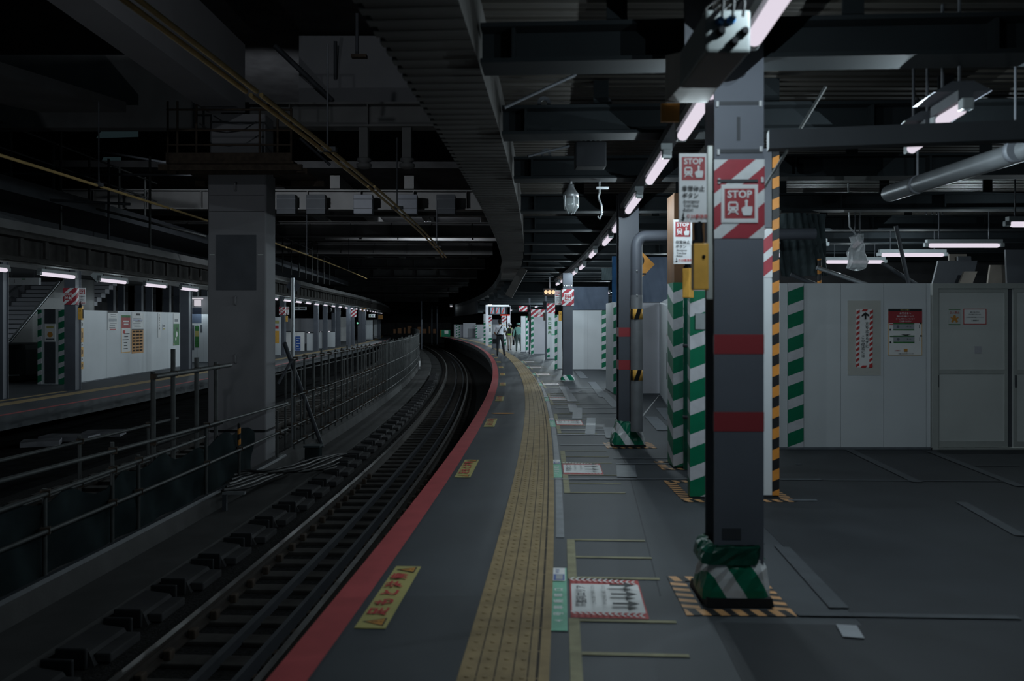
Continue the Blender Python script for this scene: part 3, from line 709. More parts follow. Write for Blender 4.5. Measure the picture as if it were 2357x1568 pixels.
# the near hoarding on the right with a double sliding door
hw = 10.26
def hx(px, y=hw): return (px - CX) * y / F
X0, X1 = hx(1795), hx(2142)
t = hoarding((X0, hw), (X1, hw), 2.045, 2.045, 'long white hoarding at the right carrying notices, beside the sliding door', [(hx(p) - X0) / (X1 - X0) for p in (1813, 1850, 1935, 2034, 2132)])
guard(t, hx(1831) - X0, .19, .03, 2.05)
t2 = hoarding((X0 - .1, hw + 1.6), (X0, hw), 2.0, 2.02, 'short white return panel behind the hazard strip', ())
mb = MB(); mb.bb(.0, 3.4, .0, .05, 2.02, 2.06)
t = thing('sliding_door', 'pale double sliding door with a mid rail, at the right edge', 'door', (hx(2144), hw, 0))
Xd = hx(2144)
def dx(px): return hx(px) - Xd
mb = MB(); mb.bb(0, 2.2, -.03, .07, 1.98, 2.045); mb.bb(0, .07, -.03, .07, 0, 1.98); mb.bb(0, 2.2, -.02, .07, .0, .02); part(t, 'frame', mb, M['alu'])
def leaf(x0, x1, y, label):
    mb = MB(); mb.bb(x0, x1, y, y + .03, .03, 1.98); lf = part(t, 'door_leaf', mb, M['door'], label=label)
    mb = MB(); mb.bb(x0, x1, y - .012, y, .93, .985); mb.bb(x0, x1, y - .012, y, .03, .1); mb.bb(x0, x0 + .035, y - .012, y, .1, .93); mb.bb(x0, x0 + .035, y - .012, y, .985, 1.98)
    mb.bb(x1 - .04, x1, y - .012, y, .1, .93); mb.bb(x1 - .04, x1, y - .012, y, .985, 1.98); mb.bb(x0 + .035, x1 - .04, y - .012, y, 1.93, 1.98)
    part(lf, 'rail_frame', mb, M['alu'])
    mb = MB(); mb.bevbox((x0 + .018, y - .018, .84), (.02, .016, .15), .004); part(lf, 'pull_handle', mb, M['steel_dark'])
leaf(.07, dx(2322), .03, 'left sliding leaf carrying two notices'); leaf(dx(2332), dx(2332) + 1.0, -.005, 'right sliding leaf cut by the frame')
mb = MB(); mb.bb(dx(2322), dx(2333), .03, .06, .03, 1.98); part(t, 'meeting_stile', mb, M['steel_dark'])
mb = MB(); mb.bb(dx(2246), dx(2261), .022, .03, 1.18, 1.27); part(t, 'worn_patch', mb, M['hoard_grey'])
def notice(name, label, px0, px1, py0, py1, Y, elems_fn, base='paper', cat='notice', group=None):
    """flat printed notice on a surface facing the platform; elems in 0..1 of width and height"""
    a = PX(px0, py1, Y); b = PX(px1, py0, Y); W_ = b.x - a.x; H_ = b.z - a.z
    mb = MB(); mb.bb(-W_ / 2, W_ / 2, -.004, .002, 0, H_, M[base])
    mb.print2d(scale_elems(elems_fn, -W_ / 2, 0, W_, H_), -.004)
    o = mb.build(name, M[base], loc=((a.x + b.x) / 2, Y, a.z)); return tag(o, label, cat, group)
def scale_elems(es, x0, z0, W_, H_):
    out = []
    for e in es:
        if e[0] == 'r': out.append(('r', x0 + e[1] * W_, z0 + e[2] * H_, x0 + e[3] * W_, z0 + e[4] * H_, M[e[5]]))
        elif e[0] == 't': out.append(('t', e[1], x0 + e[2] * W_, z0 + e[3] * H_, e[4] * H_, M[e[5]]) + tuple(e[6:]))
        elif e[0] == 'p': out.append(('p', [(x0 + a * W_, z0 + b * H_) for a, b in e[1]], M[e[2]]))
        elif e[0] == 'c': out.append(('c', x0 + e[1] * W_, z0 + e[2] * H_, e[3] * H_, M[e[4]]))
    return out
yN = hw - .006
es = []
M['paleprint'] = P('paleprint', (.5, .5, .47), .5, var=.05)
notice('backing_sheet', 'faint beige sheet behind the red edged vertical notice', 1951, 2027, 692, 864, yN, [], base='paleprint', cat='sheet')
# red edged vertical notice
es = []
n = 11
for i in range(n):
    z = i / n
    for x0, x1 in ((0, .2), (.8, 1)):
        es.append(('p', [(x0, z), (x1, z + .035), (x1, z + .035 + .048), (x0, z + .048)], 'inkred'))
es += [('p', [(.25, 0), (.55, 0), (.65, .035), (.35, .035)], 'inkred'), ('p', [(.3, .965), (.6, .965), (.7, 1), (.4, 1)], 'inkred'), ('p', [(.72, 0), (.95, 0), (.99, .035), (.82, .035)], 'inkred')]
for k, ch in enumerate('立ち止まらずに'): es.append(('t', ch, .63, .75 - k * .064, .062, 'ink', .01))
for k, ch in enumerate('この付近では'): es.append(('t', ch, .36, .55 - k * .064, .062, 'ink', .01)) if False else None
for k, ch in enumerate('お進みください'): es.append(('t', ch, .63, .3 - k * .04, .04, 'ink', .01)) if False else None
for k, ch in enumerate('この付近には'): es.append(('t', ch, .38, .52 - k * .064, .062, 'ink', .01))
es += [('p', [(.47, .83), (.57, .83), (.57, .9), (.75, .87), (.75, .9), (.52, .95), (.29, .9), (.29, .87), (.47, .9)], 'ink')]
es = [e for e in es if e]
notice('vertical_notice', 'tall narrow notice with red slanted edging and an upward arrow', 1970, 2008, 712, 846, yN - .004, es)
# red headed poster
es = [('r', 0, 0, 1, 1, 'amber'), ('r', .015, .01, .985, .99, 'paper'), ('r', 0, .945, 1, 1, 'ink'), ('t', '安全のお願い', .5, .972, .035, 'yellow', .01), ('r', 0, .69, 1, .945, 'signred'),
      ('t', 'お客さまへ', .5, .9, .05, 'white', .01), ('t', '通路の切り替えについて', .5, .835, .034, 'white'), ('t', 'ホームが狭くなっています', .5, .78, .034, 'white'), ('t', 'ご注意ください', .5, .73, .038, 'white'),
      ('r', .03, .655, .38, .675, 'inkred')]
for z in (.56, .29):
    es += [('r', .14, z, .76, z + .11, 'tape_pale'), ('r', .14, z + .02 - .045, .76, z, 'pgreen'), ('r', .14, z + .11, .76, z + .135, 'pgreen'), ('c', .28, z + .055, .03, 'tape'), ('t', 'ホーム', .6, z + .055, .035, 'ink'),
           ('c', .05, z - .01, .02, 'ink'), ('c', .95, z + .13, .02, 'ink'), ('r', .9, z + .02, .915, z + .1, 'ink')]
es += [('p', [(.35, .45), (.65, .45), (.5, .425)], 'ink'), ('r', .03, .4, .38, .42, 'pgreen'), ('r', .44, .08, .55, .14, 'orange'), ('t', '工事期間中', .25, .1, .025, 'inkred'), ('t', 'ご理解ご協力をお願いいたします', .5, .035, .022, 'ink')]
notice('route_poster', 'large poster with a red heading and two platform diagrams', 2044, 2122, 711, 818, yN, es, cat='poster')
yD = hw + .026
es = [('r', 0, .95, 1, 1, 'pgreen'), ('r', 0, 0, 1, .05, 'pgreen'), ('t', '立入禁止', .5, .77, .16, 'inkred', .015), ('c', .5, .52, .1, 'orange'), ('p', [(.2, .2), (.36, .14), (.5, .3), (.64, .14), (.8, .2), (.68, .38), (.86, .44), (.8, .5), (.5, .42), (.2, .5), (.14, .44), (.32, .38)], 'orange')]
notice('keep_out_notice', 'small square keep out notice with an orange crossed figure', 2183, 2210, 712, 748, yD, es, base='door')
es = [('r', 0, 0, 1, 1, 'inkred'), ('r', .035, .045, .965, .955, 'paper'), ('t', '関係者以外の', .5, .77, .1, 'ink'), ('t', '方は通行できません', .5, .63, .09, 'ink'), ('t', 'この扉は常時施錠してください', .5, .45, .085, 'ink'), ('t', '工事事務所', .5, .24, .1, 'ink')]
notice('red_framed_notice', 'white notice in a red frame on the sliding door', 2217, 2270, 711, 747, yD, es)

# recessed hoarding beyond the fourth column
ys = 18.2
A1, B1 = (hx(1414, ys), ys), (hx(1518, ys), ys)
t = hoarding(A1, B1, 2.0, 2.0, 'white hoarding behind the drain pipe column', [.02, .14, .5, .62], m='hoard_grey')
guard(t, hx(1418, ys) - A1[0], .12, .02, 2.0); guard(t, hx(1472, ys) - A1[0], .12, .02, 2.0)
hoarding((hx(1397, 19.4), 19.6), A1, 2.02, 2.02, 'bright white return panel left of the drain pipe column', [.35, .7])
t = hoarding((B1[0] - .01, ys - .07), (2.66, 13.6), 2.0, 2.02, 'white hoarding running towards us right of the drain pipe column', [.25, .5, .75])
mb = MB()
mb.print2d([('r', 2.4, .5, 2.5, 1.0, M['greenwrap_plain']), ('t', 'お', 2.45, 1.15, .09, M['mint']), ('t', '客', 2.45, 1.3, .09, M['inkred'])], -.004); part(t, 'faded_print', mb)
# far white panel pair
ya = 27.8
t = hoarding((hx(1318, ya), ya), (hx(1398, ya), ya), 1.99, 1.99, 'bright white pair of panels in the middle distance', [.44, .83])
guard(t, hx(1390.5, ya) - hx(1318, ya), .16, .02, 1.99)
yb = 28.2
t = hoarding((hx(1277, yb), yb), (hx(1294, yb), yb), 1.85, 1.85, 'narrow white panel left of the STOP panel column', [.4]); guard(t, .04, .09, 0, 1.85)
yc = 36.0
t = hoarding((hx(1259, yc), yc), (hx(1277, yc), yc), 2.0, 2.0, 'narrow white board with a column of green characters', ())
mb = MB(); es = [('t', ch, .12, 1.75 - k * .2, .15, M['pgreen'], .03) for k, ch in enumerate('出口案内')]; es += [('r', .0, .1, .12, .5, M['greenwhite']), ('r', .2, 1.05, .33, 1.1, M['mint'])]
mb.print2d(es, -.003); part(t, 'print', mb)
mb = MB(); mb.bb(0, .35, -.02, -.006, 2.0, 2.42); part(t, 'striped_panel', mb, M['stred'])
yd = 42
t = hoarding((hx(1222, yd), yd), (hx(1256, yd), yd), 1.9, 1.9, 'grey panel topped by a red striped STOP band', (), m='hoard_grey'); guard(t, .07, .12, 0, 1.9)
mb = MB(); mb.bb(0, .75, -.02, -.004, 1.9, 2.27); part(t, 'striped_panel', mb, M['stred_small'])
mb = MB(); mb.bb(.35, .5, -.028, -.02, 1.97, 2.15); mb.print2d(stop_picto(.425, 2.06, .14), -.028); part(t, 'stop_plate', mb, M['white'])
ye = 45
t = hoarding((hx(1199, ye), ye), (hx(1220, ye), ye), 1.95, 1.95, 'pale panel behind the worker in green', [.5]); guard(t, .32, .1, 0, 1.95)
mb = MB(); mb.bb(-.1, .42, -.02, -.004, 2.2, 2.5); part(t, 'striped_panel', mb, M['stred_small'])
# thin posts with striped panels
for px, q, lab in ((1219, 42.5, 'thin dark post with a button box beside the green shirted worker'), (1256.5, 35.5, 'thin dark post with a button box left of the green lettered board')):
    p = PX(px, 745, q); p.z = 0
    t = thing('slim_post', lab, 'post', p, 0)
    mb = MB(); mb.bb(-.045, .045, -.06, .06, 0, 2.9); part(t, 'shaft', mb, M['steel'])
    mb = MB(); mb.bevbox((-.06, -.08, 1.85), (.1, .08, .34), .01); part(t, 'button_box', mb, M['rust'])
    mb = MB(); mb.bb(-.12, .02, -.1, -.06, 2.15, 2.5); part(t, 'speaker', mb, M['black'])
# far hoardings at the end of the platform
def far_h(px0, px1, y, h, label, seams, gx=(), m='hoard_grey'):
    t = hoarding((hx(px0, y), y), (hx(px1, y), y), h, h, label, seams, m=m)
    for g_ in gx: guard(t, hx(g_, y) - hx(px0, y), .16, 0, h)
    return t
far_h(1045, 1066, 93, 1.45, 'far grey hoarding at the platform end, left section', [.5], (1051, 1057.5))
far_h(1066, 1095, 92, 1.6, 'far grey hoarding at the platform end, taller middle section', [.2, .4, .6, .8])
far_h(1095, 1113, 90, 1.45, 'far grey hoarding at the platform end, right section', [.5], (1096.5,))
t = thing('green_platform_barrier', 'dark green barrier with a white notice at the far end of the platform', 'barrier', Vector((hx(1026, 98), 98, 0)), 0)
mb = MB(); mb.bb(-.52, .52, 0, .06, .0, .8); part(t, 'board', mb, M['green'])
mb = MB(); mb.bb(-.15, .3, -.03, 0, .36, .72); part(t, 'notice', mb, M['paper'])
mb = MB(); mb.bb(-.6, -.52, 0, .06, 0, .8); part(t, 'yellow_post', mb, M['amber'])

# tarpaulins above the hoardings
def tarp(px0, px1, py0, py1, Y, m, label, folds=10, amp=.03, slant=0):
    a = PX(px0, py1, Y); b = PX(px1, py0, Y); mb = MB(); nx, nz = 26, 8; vs = []; fs = []
    for layer in (0, .012):
        for j in range(nz + 1):
            for i in range(nx + 1):
                x = a.x + (b.x - a.x) * i / nx; z = a.z + (b.z - a.z) * j / nz + slant * i / nx * (1 - j / nz)
                y = Y + layer + amp * math.sin(i / nx * folds + j * .35) * (1 - .5 * j / nz) + .3 * amp * math.sin(i * 1.7 + j * 1.1)
                vs.append((x, y, z))
    n1 = (nx + 1) * (nz + 1)
    for j in range(nz):
        for i in range(nx):
            k = j * (nx + 1) + i; fs.append((k, k + 1, k + nx + 2, k + nx + 1)); fs.append((n1 + k, n1 + k + nx + 1, n1 + k + nx + 2, n1 + k + 1))
    mb.add(vs, fs, None, True)
    return solo('tarpaulin', mb, M[m], label, 'tarpaulin')
tarp(1315, 1400, 660, 713.5, 27.83, 'tarp', 'grey blue tarpaulin above the bright white panel pair')
tarp(1440, 1560, 592, 696.6, 18.24, 'tarp', 'large slate blue tarpaulin behind the yellow diamond sign', 9, .05)
tarp(1409, 1421, 590, 697, 18.72, 'tarp_blue', 'narrow bright blue tarpaulin strip left of the drain pipe column', 5)
tarp(1385, 1410, 617, 645, 22.4, 'net_dark', 'dark strip of netting beside the blue tarpaulin', 4)
for i, (px, py) in enumerate(((1413.5, 661), (1413.5, 679))):
    t = thing('small_site_lamp', 'small lit site lamp on a pole beside the blue tarpaulin, ' + ('upper', 'lower')[i], 'lamp', PX(px, py, 18.96), 0)
    mb = MB(); mb.ball((0, 0, 0), .035, None, 10); part(t, 'bulb', mb, M['tube'])
    mb = MB(); mb.lathe([(.02, .03), (.03, .06), (.015, .09)], (0, 0, 0), 10); part(t, 'cap', mb, M['steel_dark'])
t = thing('lamp_pole', 'thin pale pole carrying two small lamps by the blue tarpaulin', 'pole', PX(1410.5, 905, 19.0) , 0)
mb = MB(); mb.tube([(0, 0, 0), (0, 0, 2.75)], .018, 8); part(t, 'tube', mb, M['galv'])
for z in (2.2, 2.38):
    mb = MB(); mb.box((.012, -.01, z), (.04, .012, .02)); part(t, 'bracket', mb, M['galv'])
# yellow diamond train stopping sign
t = thing('diamond_sign', 'amber diamond sign with a black stop symbol behind the drain pipe', 'sign', PX(1468, 648, 13.6), 0)
h = .275
mb = MB(); mb.hexa([(0, -.008, 0), (h, -.008, h), (0, -.008, 2 * h), (-h, -.008, h), (0, .008, 0), (h, .008, h), (0, .008, 2 * h), (-h, .008, h)]); part(t, 'plate', mb, M['orange'])
mb = MB(); n = 24
ri = [(.07 * math.cos(2 * math.pi * i / n), .34 + .07 * math.sin(2 * math.pi * i / n)) for i in range(n)]; ro = [(.105 * math.cos(2 * math.pi * i / n), .34 + .105 * math.sin(2 * math.pi * i / n)) for i in range(n)]
for i in range(n): j = (i + 1) % n; mb.quad([(ro[i][0], -.0095, ro[i][1]), (ro[j][0], -.0095, ro[j][1]), (ri[j][0], -.0095, ri[j][1]), (ri[i][0], -.0095, ri[i][1])])
mb.quad([(-.02, -.0095, .12), (.02, -.0095, .12), (.02, -.0095, .24), (-.02, -.0095, .24)]); mb.quad([(-.11, -.0095, .105), (.13, -.0095, .105), (.13, -.0095, .135), (-.11, -.0095, .135)])
part(t, 'symbol', mb, M['ink'])
mb = MB(); mb.tube([(0, .02, h), (0, .02, .83)], .015, 8); part(t, 'hanger', mb, M['steel_dark'])

# ------------------------------------------------------------------ markings and stickers on the right platform floor
FLAT = Matrix(((0, 0, -1, 0), (1, 0, 0, 0), (0, -1, 0, 0), (0, 0, 0, 1)))      # text runs away from us, its top towards the track
def floor_sticker(name, label, cat, q, u, L, W_, elems, base, group, z=.004):
    """sticker of length L along the platform and width W_ across it"""
    mb = MB(); mb.xf = FLAT
    mb.bb(-L / 2, L / 2, -.0005, .002, -W_ / 2, W_ / 2, M[base]); mb.print2d(scale_elems(elems, -L / 2, -W_ / 2, L, W_), -.0005)
    o = mb.build(name, M[base], loc=C(q, u, z), rz=head(q)); return tag(o, label, cat, group)
STK = [4.79, 8.94, 13.05, 17.2, 21.3, 25.4, 29.5, 33.6]
def tri(x): return [('p', [(x - .055, .12), (x + .055, .12), (x, .88)], 'ink'), ('p', [(x - .043, .17), (x + .043, .17), (x, .76)], 'orange'), ('r', x - .004, .35, x + .004, .58, 'ink'), ('r', x - .004, .22, x + .004, .29, 'ink')]
far_words = ['beside the nearest white queue sheet', 'second along the edge', 'third along the edge', 'fourth along the edge', 'fifth along the edge', 'sixth along the edge', 'seventh along the edge', 'eighth along the edge', 'ninth along the edge', 'tenth along the edge']
for i, q in enumerate(STK + [37.7, 41.8]):
    es = [('r', .008, .04, .992, .96, 'yellow')] + tri(.08) + tri(.92)
    es += [('t', ch, .215 + k * .142, .5, .72, 'inkred', .03) for k, ch in enumerate('足もと注意')]
    floor_sticker('caution_sticker', f'yellow caution floor sticker with red characters, {far_words[i]}', 'floor sticker', q, .305, 1.08, .16, es, 'yellow', 'yellow caution stickers along the platform edge')
for i, q in enumerate(STK):
    es = [('r', 0, 0, 1, 1, 'inkred'), ('r', .13, .02, .87, .98, 'paper')]
    for k in range(12):                                              # white chevrons in the red end borders
        z = .04 + k * .08
        for x0, x1 in ((.02, .12), (.88, .98)):
            m_ = (x0 + x1) / 2; es.append(('p', [(x0, z), (m_, z + .05), (x1, z), (x1, z + .03), (m_, z + .08), (x0, z + .03)], 'paper'))
    es += [('t', '整列エリア', .5, .84, .15, 'ink', .02), ('t', 'こちらに並んでお待ちください', .5, .68, .058, 'ink', .01), ('t', '降りる方を先にお通しください', .5, .53, .058, 'ink', .01)]
    for x in (.26, .5, .74):
        es += [('r', x - .025, .2, x + .025, .44, 'ink'), ('p', [(x - .075, .23), (x, .08), (x + .075, .23)], 'ink')]
    floor_sticker('queue_sheet', 'white queueing sheet with arrows and red chevron ends, ' + ['nearest of the row', 'second of the row', 'third of the row', 'fourth of the row', 'fifth of the row', 'sixth of the row', 'seventh of the row', 'eighth of the row'][i], 'floor sticker', q, 1.53, .655, .41, es, 'paper', 'white queueing sheets on the platform floor')
    es = [('t', ch, .13 + k * .092, .48, .62, 'paper', .02) for k, ch in enumerate('4号車乗車口')]
    es += [('r', .74, .1, .985, .9, 'paper'), ('r', .75, .14, .86, .86, 'blue'), ('t', 'のりば', .92, .6, .3, 'blue'), ('r', .76, .25, .85, .7, 'tape_pale')]
    floor_sticker('boarding_strip', 'green boarding strip with white characters beside the ' + ['nearest', 'second', 'third', 'fourth', 'fifth', 'sixth', 'seventh', 'eighth'][i] + ' queue sheet', 'floor sticker', q + .02, 1.262, 1.08, .092, es, 'mint', 'green boarding strips', z=.0045)
    t = thing('queue_line_frame', 'worn yellow queue lines around the ' + ['nearest', 'second', 'third', 'fourth', 'fifth', 'sixth', 'seventh', 'eighth'][i] + ' white queue sheet', 'floor marking', C(q, 1.34, .0035), head(q), 'yellow queue line frames')
    for a, b in ((-1.27, -.335), (.335, 1.27)):
        mb = MB(); mb.bb(-.025, .03, a, b, 0, .0015); part(t, 'side_line', mb, M['queue'])
    for d in (-1.25, -.8, -.36, .37, .82, 1.26):
        mb = MB(); mb.bb(.032, .53, d - .017, d + .017, 0, .0015); part(t, 'cross_line', mb, M['queue'])
# strips of grey tape
k = 0
def tape(a, b, wd, label, m='tape'):
    global k
    a = Vector(a); b = Vector(b); d = (b - a); L = d.length; rz = math.atan2(d.y, d.x)
    mb = MB(); k += 1; mb.box(((a.x + b.x) / 2, (a.y + b.y) / 2, .0056 + k * .00012), (L, wd, .001), rz)
    return solo('grey_floor_tape', mb, M[m], label, 'floor tape', 'strips of grey tape on the platform floor')
for a, b, wd, lab in [((1268, 1104), (1592, 1104), .05, 'long grey tape strip crossing behind the second queue sheet'), ((1412, 1056), (1560, 1056), .05, 'grey tape strip leading to the green conduit, farther one'),
                      ((1418, 1069), (1560, 1069), .05, 'grey tape strip leading to the green conduit, nearer one'), ((1290, 1025), (1410, 1025), .05, 'grey tape strip left of the drain pipe foot'),
                      ((1283, 1002), (1420, 1002), .06, 'grey tape strip behind the drain pipe foot, lower'), ((1283, 990), (1420, 990), .06, 'grey tape strip behind the drain pipe foot, upper'),
                      ((1275, 952), (1424, 952), .07, 'pale cross strip before the third queue sheet, upper'), ((1278, 940), (1424, 940), .07, 'pale cross strip level with the plank marks'),
                      ((1274, 931), (1424, 931), .08, 'pale cross strip behind the third queue sheet'), ((1268, 905), (1420, 905), .09, 'pale cross strip beyond the fourth queue sheet'), ((1266, 894), (1400, 894), .09, 'faint cross strip toward the STOP panel column'),
                      ((1832, 1070), (1845, 1070), .04, 'short grey tape stub on the dark floor by the hoarding'), ((1795, 1105), (1890, 1105), .05, 'grey tape dash right of the hazard corner'), ((1815, 1153), (1880, 1153), .05, 'grey tape dash below the hazard corner')]:
    tape(G(*a), G(*b), wd, lab)
tape(G(1440, 1072), G(1443, 1100), .2, 'short wide patch of grey tape between two queue frames')
tape(G(1305, 905), G(1325, 900), .3, 'square grey tape patch by the fourth queue sheet')
for i, (a, b, wd) in enumerate([((1358, 1000), (1361, 963), .14), ((1328, 965), (1330, 940), .16), ((1322, 950), (1316, 932), .16), ((1318, 925), (1296, 890), .2), ((1390, 915), (1362, 880), .2), ((1420, 938), (1388, 905), .18), ((1498, 960), (1528, 992), .2), ((1522, 940), (1546, 968), .2), ((1404, 985), (1412, 1010), .2), ((1345, 872), (1330, 855), .22)]):
    tape(G(*a), G(*b), wd, 'slanting dash of pale tape on the middle platform floor, ' + ORD[i])
for a, b, wd, lab in [((1805, 1262), (1938, 1403), .075, 'wide slanting grey tape strip right of the nearest column, left band'), ((1790, 1258), (1920, 1403), .05, 'wide slanting grey tape strip right of the nearest column, right band'),
                      ((1835, 1417), (2345, 1425), .055, 'long level grey tape strip at the lower right'), ((1955, 1037), (2112, 1112), .1, 'slanting grey tape from the hoarding foot, left one'),
                      ((2140, 1040), (2350, 1122), .1, 'slanting grey tape from the sliding door foot'), ((2212, 1158), (2350, 1236), .09, 'slanting grey tape at the right margin'), ((1895, 1107), (2340, 1110), .03, 'thin level grey line across the dark floor'), ((2235, 1075), (2345, 1075), .04, 'thin grey line in front of the sliding door')]:
    tape(G(*a), G(*b), wd, lab, 'tape_dim')
tape(G(1948, 1443), G(1965, 1472), .1, 'short bright white tape mark on the dark floor, lower right', 'tape_pale')
t = thing('floor_mark', 'small orange worn mark on the floor beside the red edge', 'floor marking', G(1158, 952) + Vector((0, 0, .0035)), 0)
mb = MB(); mb.add([(.2 * math.cos(a), .1 * math.sin(a), .001) for a in [i * math.pi / 10 for i in range(20)]], [tuple(range(20))]); part(t, 'paint', mb, M['orange'])
mb = MB(); n = 0
for a, b in (((1444, 1073), (1520, 1372)), ((1444, 1073), (1425, 1040))):
    A, B = G(*a), G(*b); d = (B - A); mb.box(((A.x + B.x) / 2, (A.y + B.y) / 2, .001), (d.length, .008, .001), math.atan2(d.y, d.x))
struct('floor_seam_trim', mb, M['asphalt_patch'])

# ------------------------------------------------------------------ railway track
t = thing('railway_track', 'curving railway track beside the red platform edge', 'railway track', C(6, -1.52, -1.28), 0)
for u in (-2.06, -.985):
    mb = MB(); mb.sweep([(u - .065, -1.25), (u - .065, -1.235), (u - .02, -1.215), (u - .01, -1.15), (u - .033, -1.14), (u - .033, -1.112), (u + .033, -1.112), (u + .033, -1.14), (u + .01, -1.15), (u + .02, -1.215), (u + .065, -1.235), (u + .065, -1.25)][::-1], 1, 132, 1.0)
    r = part(t, 'rail', mb, M['railside'], world=True)
    mb = MB(); mb.sweep([(u - .03, -1.1125), (u - .03, -1.108), (u + .03, -1.108), (u + .03, -1.1125)][::-1], 1, 132, 1.0); part(r, 'running_surface', mb, M['railtop'], world=True)
mb = MB(); mb.sweep([(-1.56, -1.255), (-1.56, -1.17), (-1.5, -1.17), (-1.5, -1.255)], 1, 60, 1.0); part(t, 'centre_bar', mb, M['steel_dark'], world=True)
mb = MB(); mb.sweep([(-1.2, -1.255), (-1.2, -1.13), (-1.16, -1.13), (-1.16, -1.255)], 1, 110, 1.0); part(t, 'guard_rail', mb, M['steel_dark'], world=True)
q = 3.0; rest = MB(); n = 0; T0 = t.location
while q < 120:
    c = C(q, -1.52, -1.275)
    if n < 96:
        mb = MB(); mb.bevbox((0, 0, .01), (1.5, .21, .05), .015)
        o = mb.build('sleeper', M['sleeper'], parent=t); o.location = c - T0; o.rotation_euler = (0, 0, head(q))
        if n < 26:
            for x in (-.46, -.62, .46, .62):
                m2 = MB(); m2.bevbox((x * 1.0, 0, .07), (.07, .1, .09), .015); part(o, 'rail_clip', m2, M['rust'])
    else: rest.box(c, (1.5, .21, .05), head(q))
    q += .48; n += 1
o = part(t, 'far_sleepers', rest, M['sleeper'], world=True); o['kind'] = 'stuff'
t = thing('railway_track', 'second railway track in the dark beyond the fence', 'railway track', C(12, -6, -1.27), 0)
for u in (-6.7, -5.63):
    mb = MB(); mb.sweep([(u - .035, -1.27), (u - .035, -1.1), (u + .035, -1.1), (u + .035, -1.27)], 5, 120, 1.5); part(t, 'rail', mb, M['railside'], world=True)
for i in range(60):
    q = 8 + i * .6; mb = MB(); mb.box((0, 0, 0), (2, .22, .06)); o = mb.build('sleeper', M['sleeper'], parent=t); o.location = C(q, -6.16, -1.25) - t.location; o.rotation_euler = (0, 0, head(q))
# low kerb carrying the fence, and the cable walkway
mb = MB(); mb.sweep([(-4.0, -1.29), (-4.0, -1.0), (-3.76, -1.0), (-3.7, -1.29)], 2, 125, 1); struct('fence_kerb_wall', mb, M['concrete'])
mb = MB(); mb.sweep([(-3.69, -1.29), (-3.69, -1.2), (-3.02, -1.2), (-3.0, -1.29)], 2, 125, 1); struct('cable_walkway_path', mb, M['walk'])
# concrete step blocks beside the rail
p0 = None
for i in range(44):
    q = 4.2 + i * .95
    if p0 is None:
        t = thing('trackside_block', 'low concrete block with dark clamps beside the near rail', 'block', C(q, -2.72, -1.28), head(q), 'concrete blocks beside the track')
        mb = MB(); mb.hexa([(-.17, -.3, 0), (.16, -.3, 0), (.16, .3, 0), (-.17, .3, 0), (-.15, -.28, .14), (.1, -.28, .11), (.1, .28, .11), (-.15, .28, .14)]); part(t, 'body', mb, M['concrete_dark'])
        for y in (-.36, .36):
            mb = MB(); mb.bevbox((0, y, .085), (.26, .04, .17), .012); part(t, 'clamp', mb, M['rubber'])
        mb = MB(); mb.bevbox((.2, 0, .05), (.14, .5, .08), .015); part(t, 'foot', mb, M['concrete_dark'])
        p0 = t
    else: dup(p0, C(q, -2.72 + R_.uniform(-.02, .02), -1.28), head(q) + R_.uniform(-.03, .03))
# cables lying across the walkway
for i in range(7):
    mb = MB(); pts = []
    for k in range(22):
        f = k / 21; px = 508 + f * 260 + i * 6; py = 1132 - f * 62 + 9 * math.sin(f * 7 + i * .9) - i * 6 * (1 - f * .5) + R_.uniform(-1, 1)
        zc = -.92 - .2 * f; p = G(px, py, zc); p.z = zc + .03 * math.sin(f * 5 + i) + i * .006; pts.append(p)
    mb.tube(pts, .021, 7)
    solo('cable', mb, M['cable' if i % 2 else 'rubber'], 'loose cable of the tangle lying across the trackside walkway', 'cable', 'tangled cables beside the fence')
t = thing('cable_stand', 'small dark stand holding the tangle of cables', 'stand', C(12.15, -3.56, -1.2), 0)
mb = MB(); mb.bb(-.03, .03, -.03, .03, 0, .24); part(t, 'post', mb, M['steel_dark']); mb = MB(); mb.bb(-.03, .3, -.03, .03, .24, .28); part(t, 'arm', mb, M['galv'])

# ------------------------------------------------------------------ scaffold fences
def fence(label, posts, rails, post_r=.024, base=-1.0, u=-3.86, loc_q=10, group=None, clamps=True, cat='fence'):
    t = thing('scaffold_fence', label, cat, C(loc_q, u, base), 0, group)
    for q, top in posts[:100]:
        p = C(q, u); mb = MB(); mb.tube([(p.x, p.y, base), (p.x, p.y, top)], post_r, 8); o = part(t, 'post', mb, M['pipe'], world=True)
        if clamps:
            for (a, b, za, zb) in rails:
                if a <= q <= b:
                    z = za + (zb - za) * (q - a) / (b - a)
                    if z < top + .05 and q < 30:
                        mb = MB(); mb.box((p.x + .02, p.y - .02, z), (.09, .09, .07), .4); part(o, 'clamp', mb, M['rust'], world=True)
    for a, b, za, zb in rails:
        n = max(2, int((b - a) / 1.2)); mb = MB()
        mb.tube([C(a + (b - a) * i / n, u + .05, za + (zb - za) * i / n) for i in range(n + 1)], post_r if a < 16 else .016, 8); part(t, 'rail', mb, M['pipe'], world=True)
    return t
tf = fence('low scaffold pipe fence with green netting in the left foreground', [(6.6, .1), (7.3, -.05), (8.16, -.1), (9.47, .18), (10.1, -.06), (12.2, .02), (13.6, -.08), (15.7, -.1)],
           [(5.5, 16.2, .14, .0), (6.5, 12, -.16, -.1), (6.0, 16.2, -.52, -.5)], loc_q=9)
mb = MB(); nx, nz = 60, 9; vs = []; fs = []
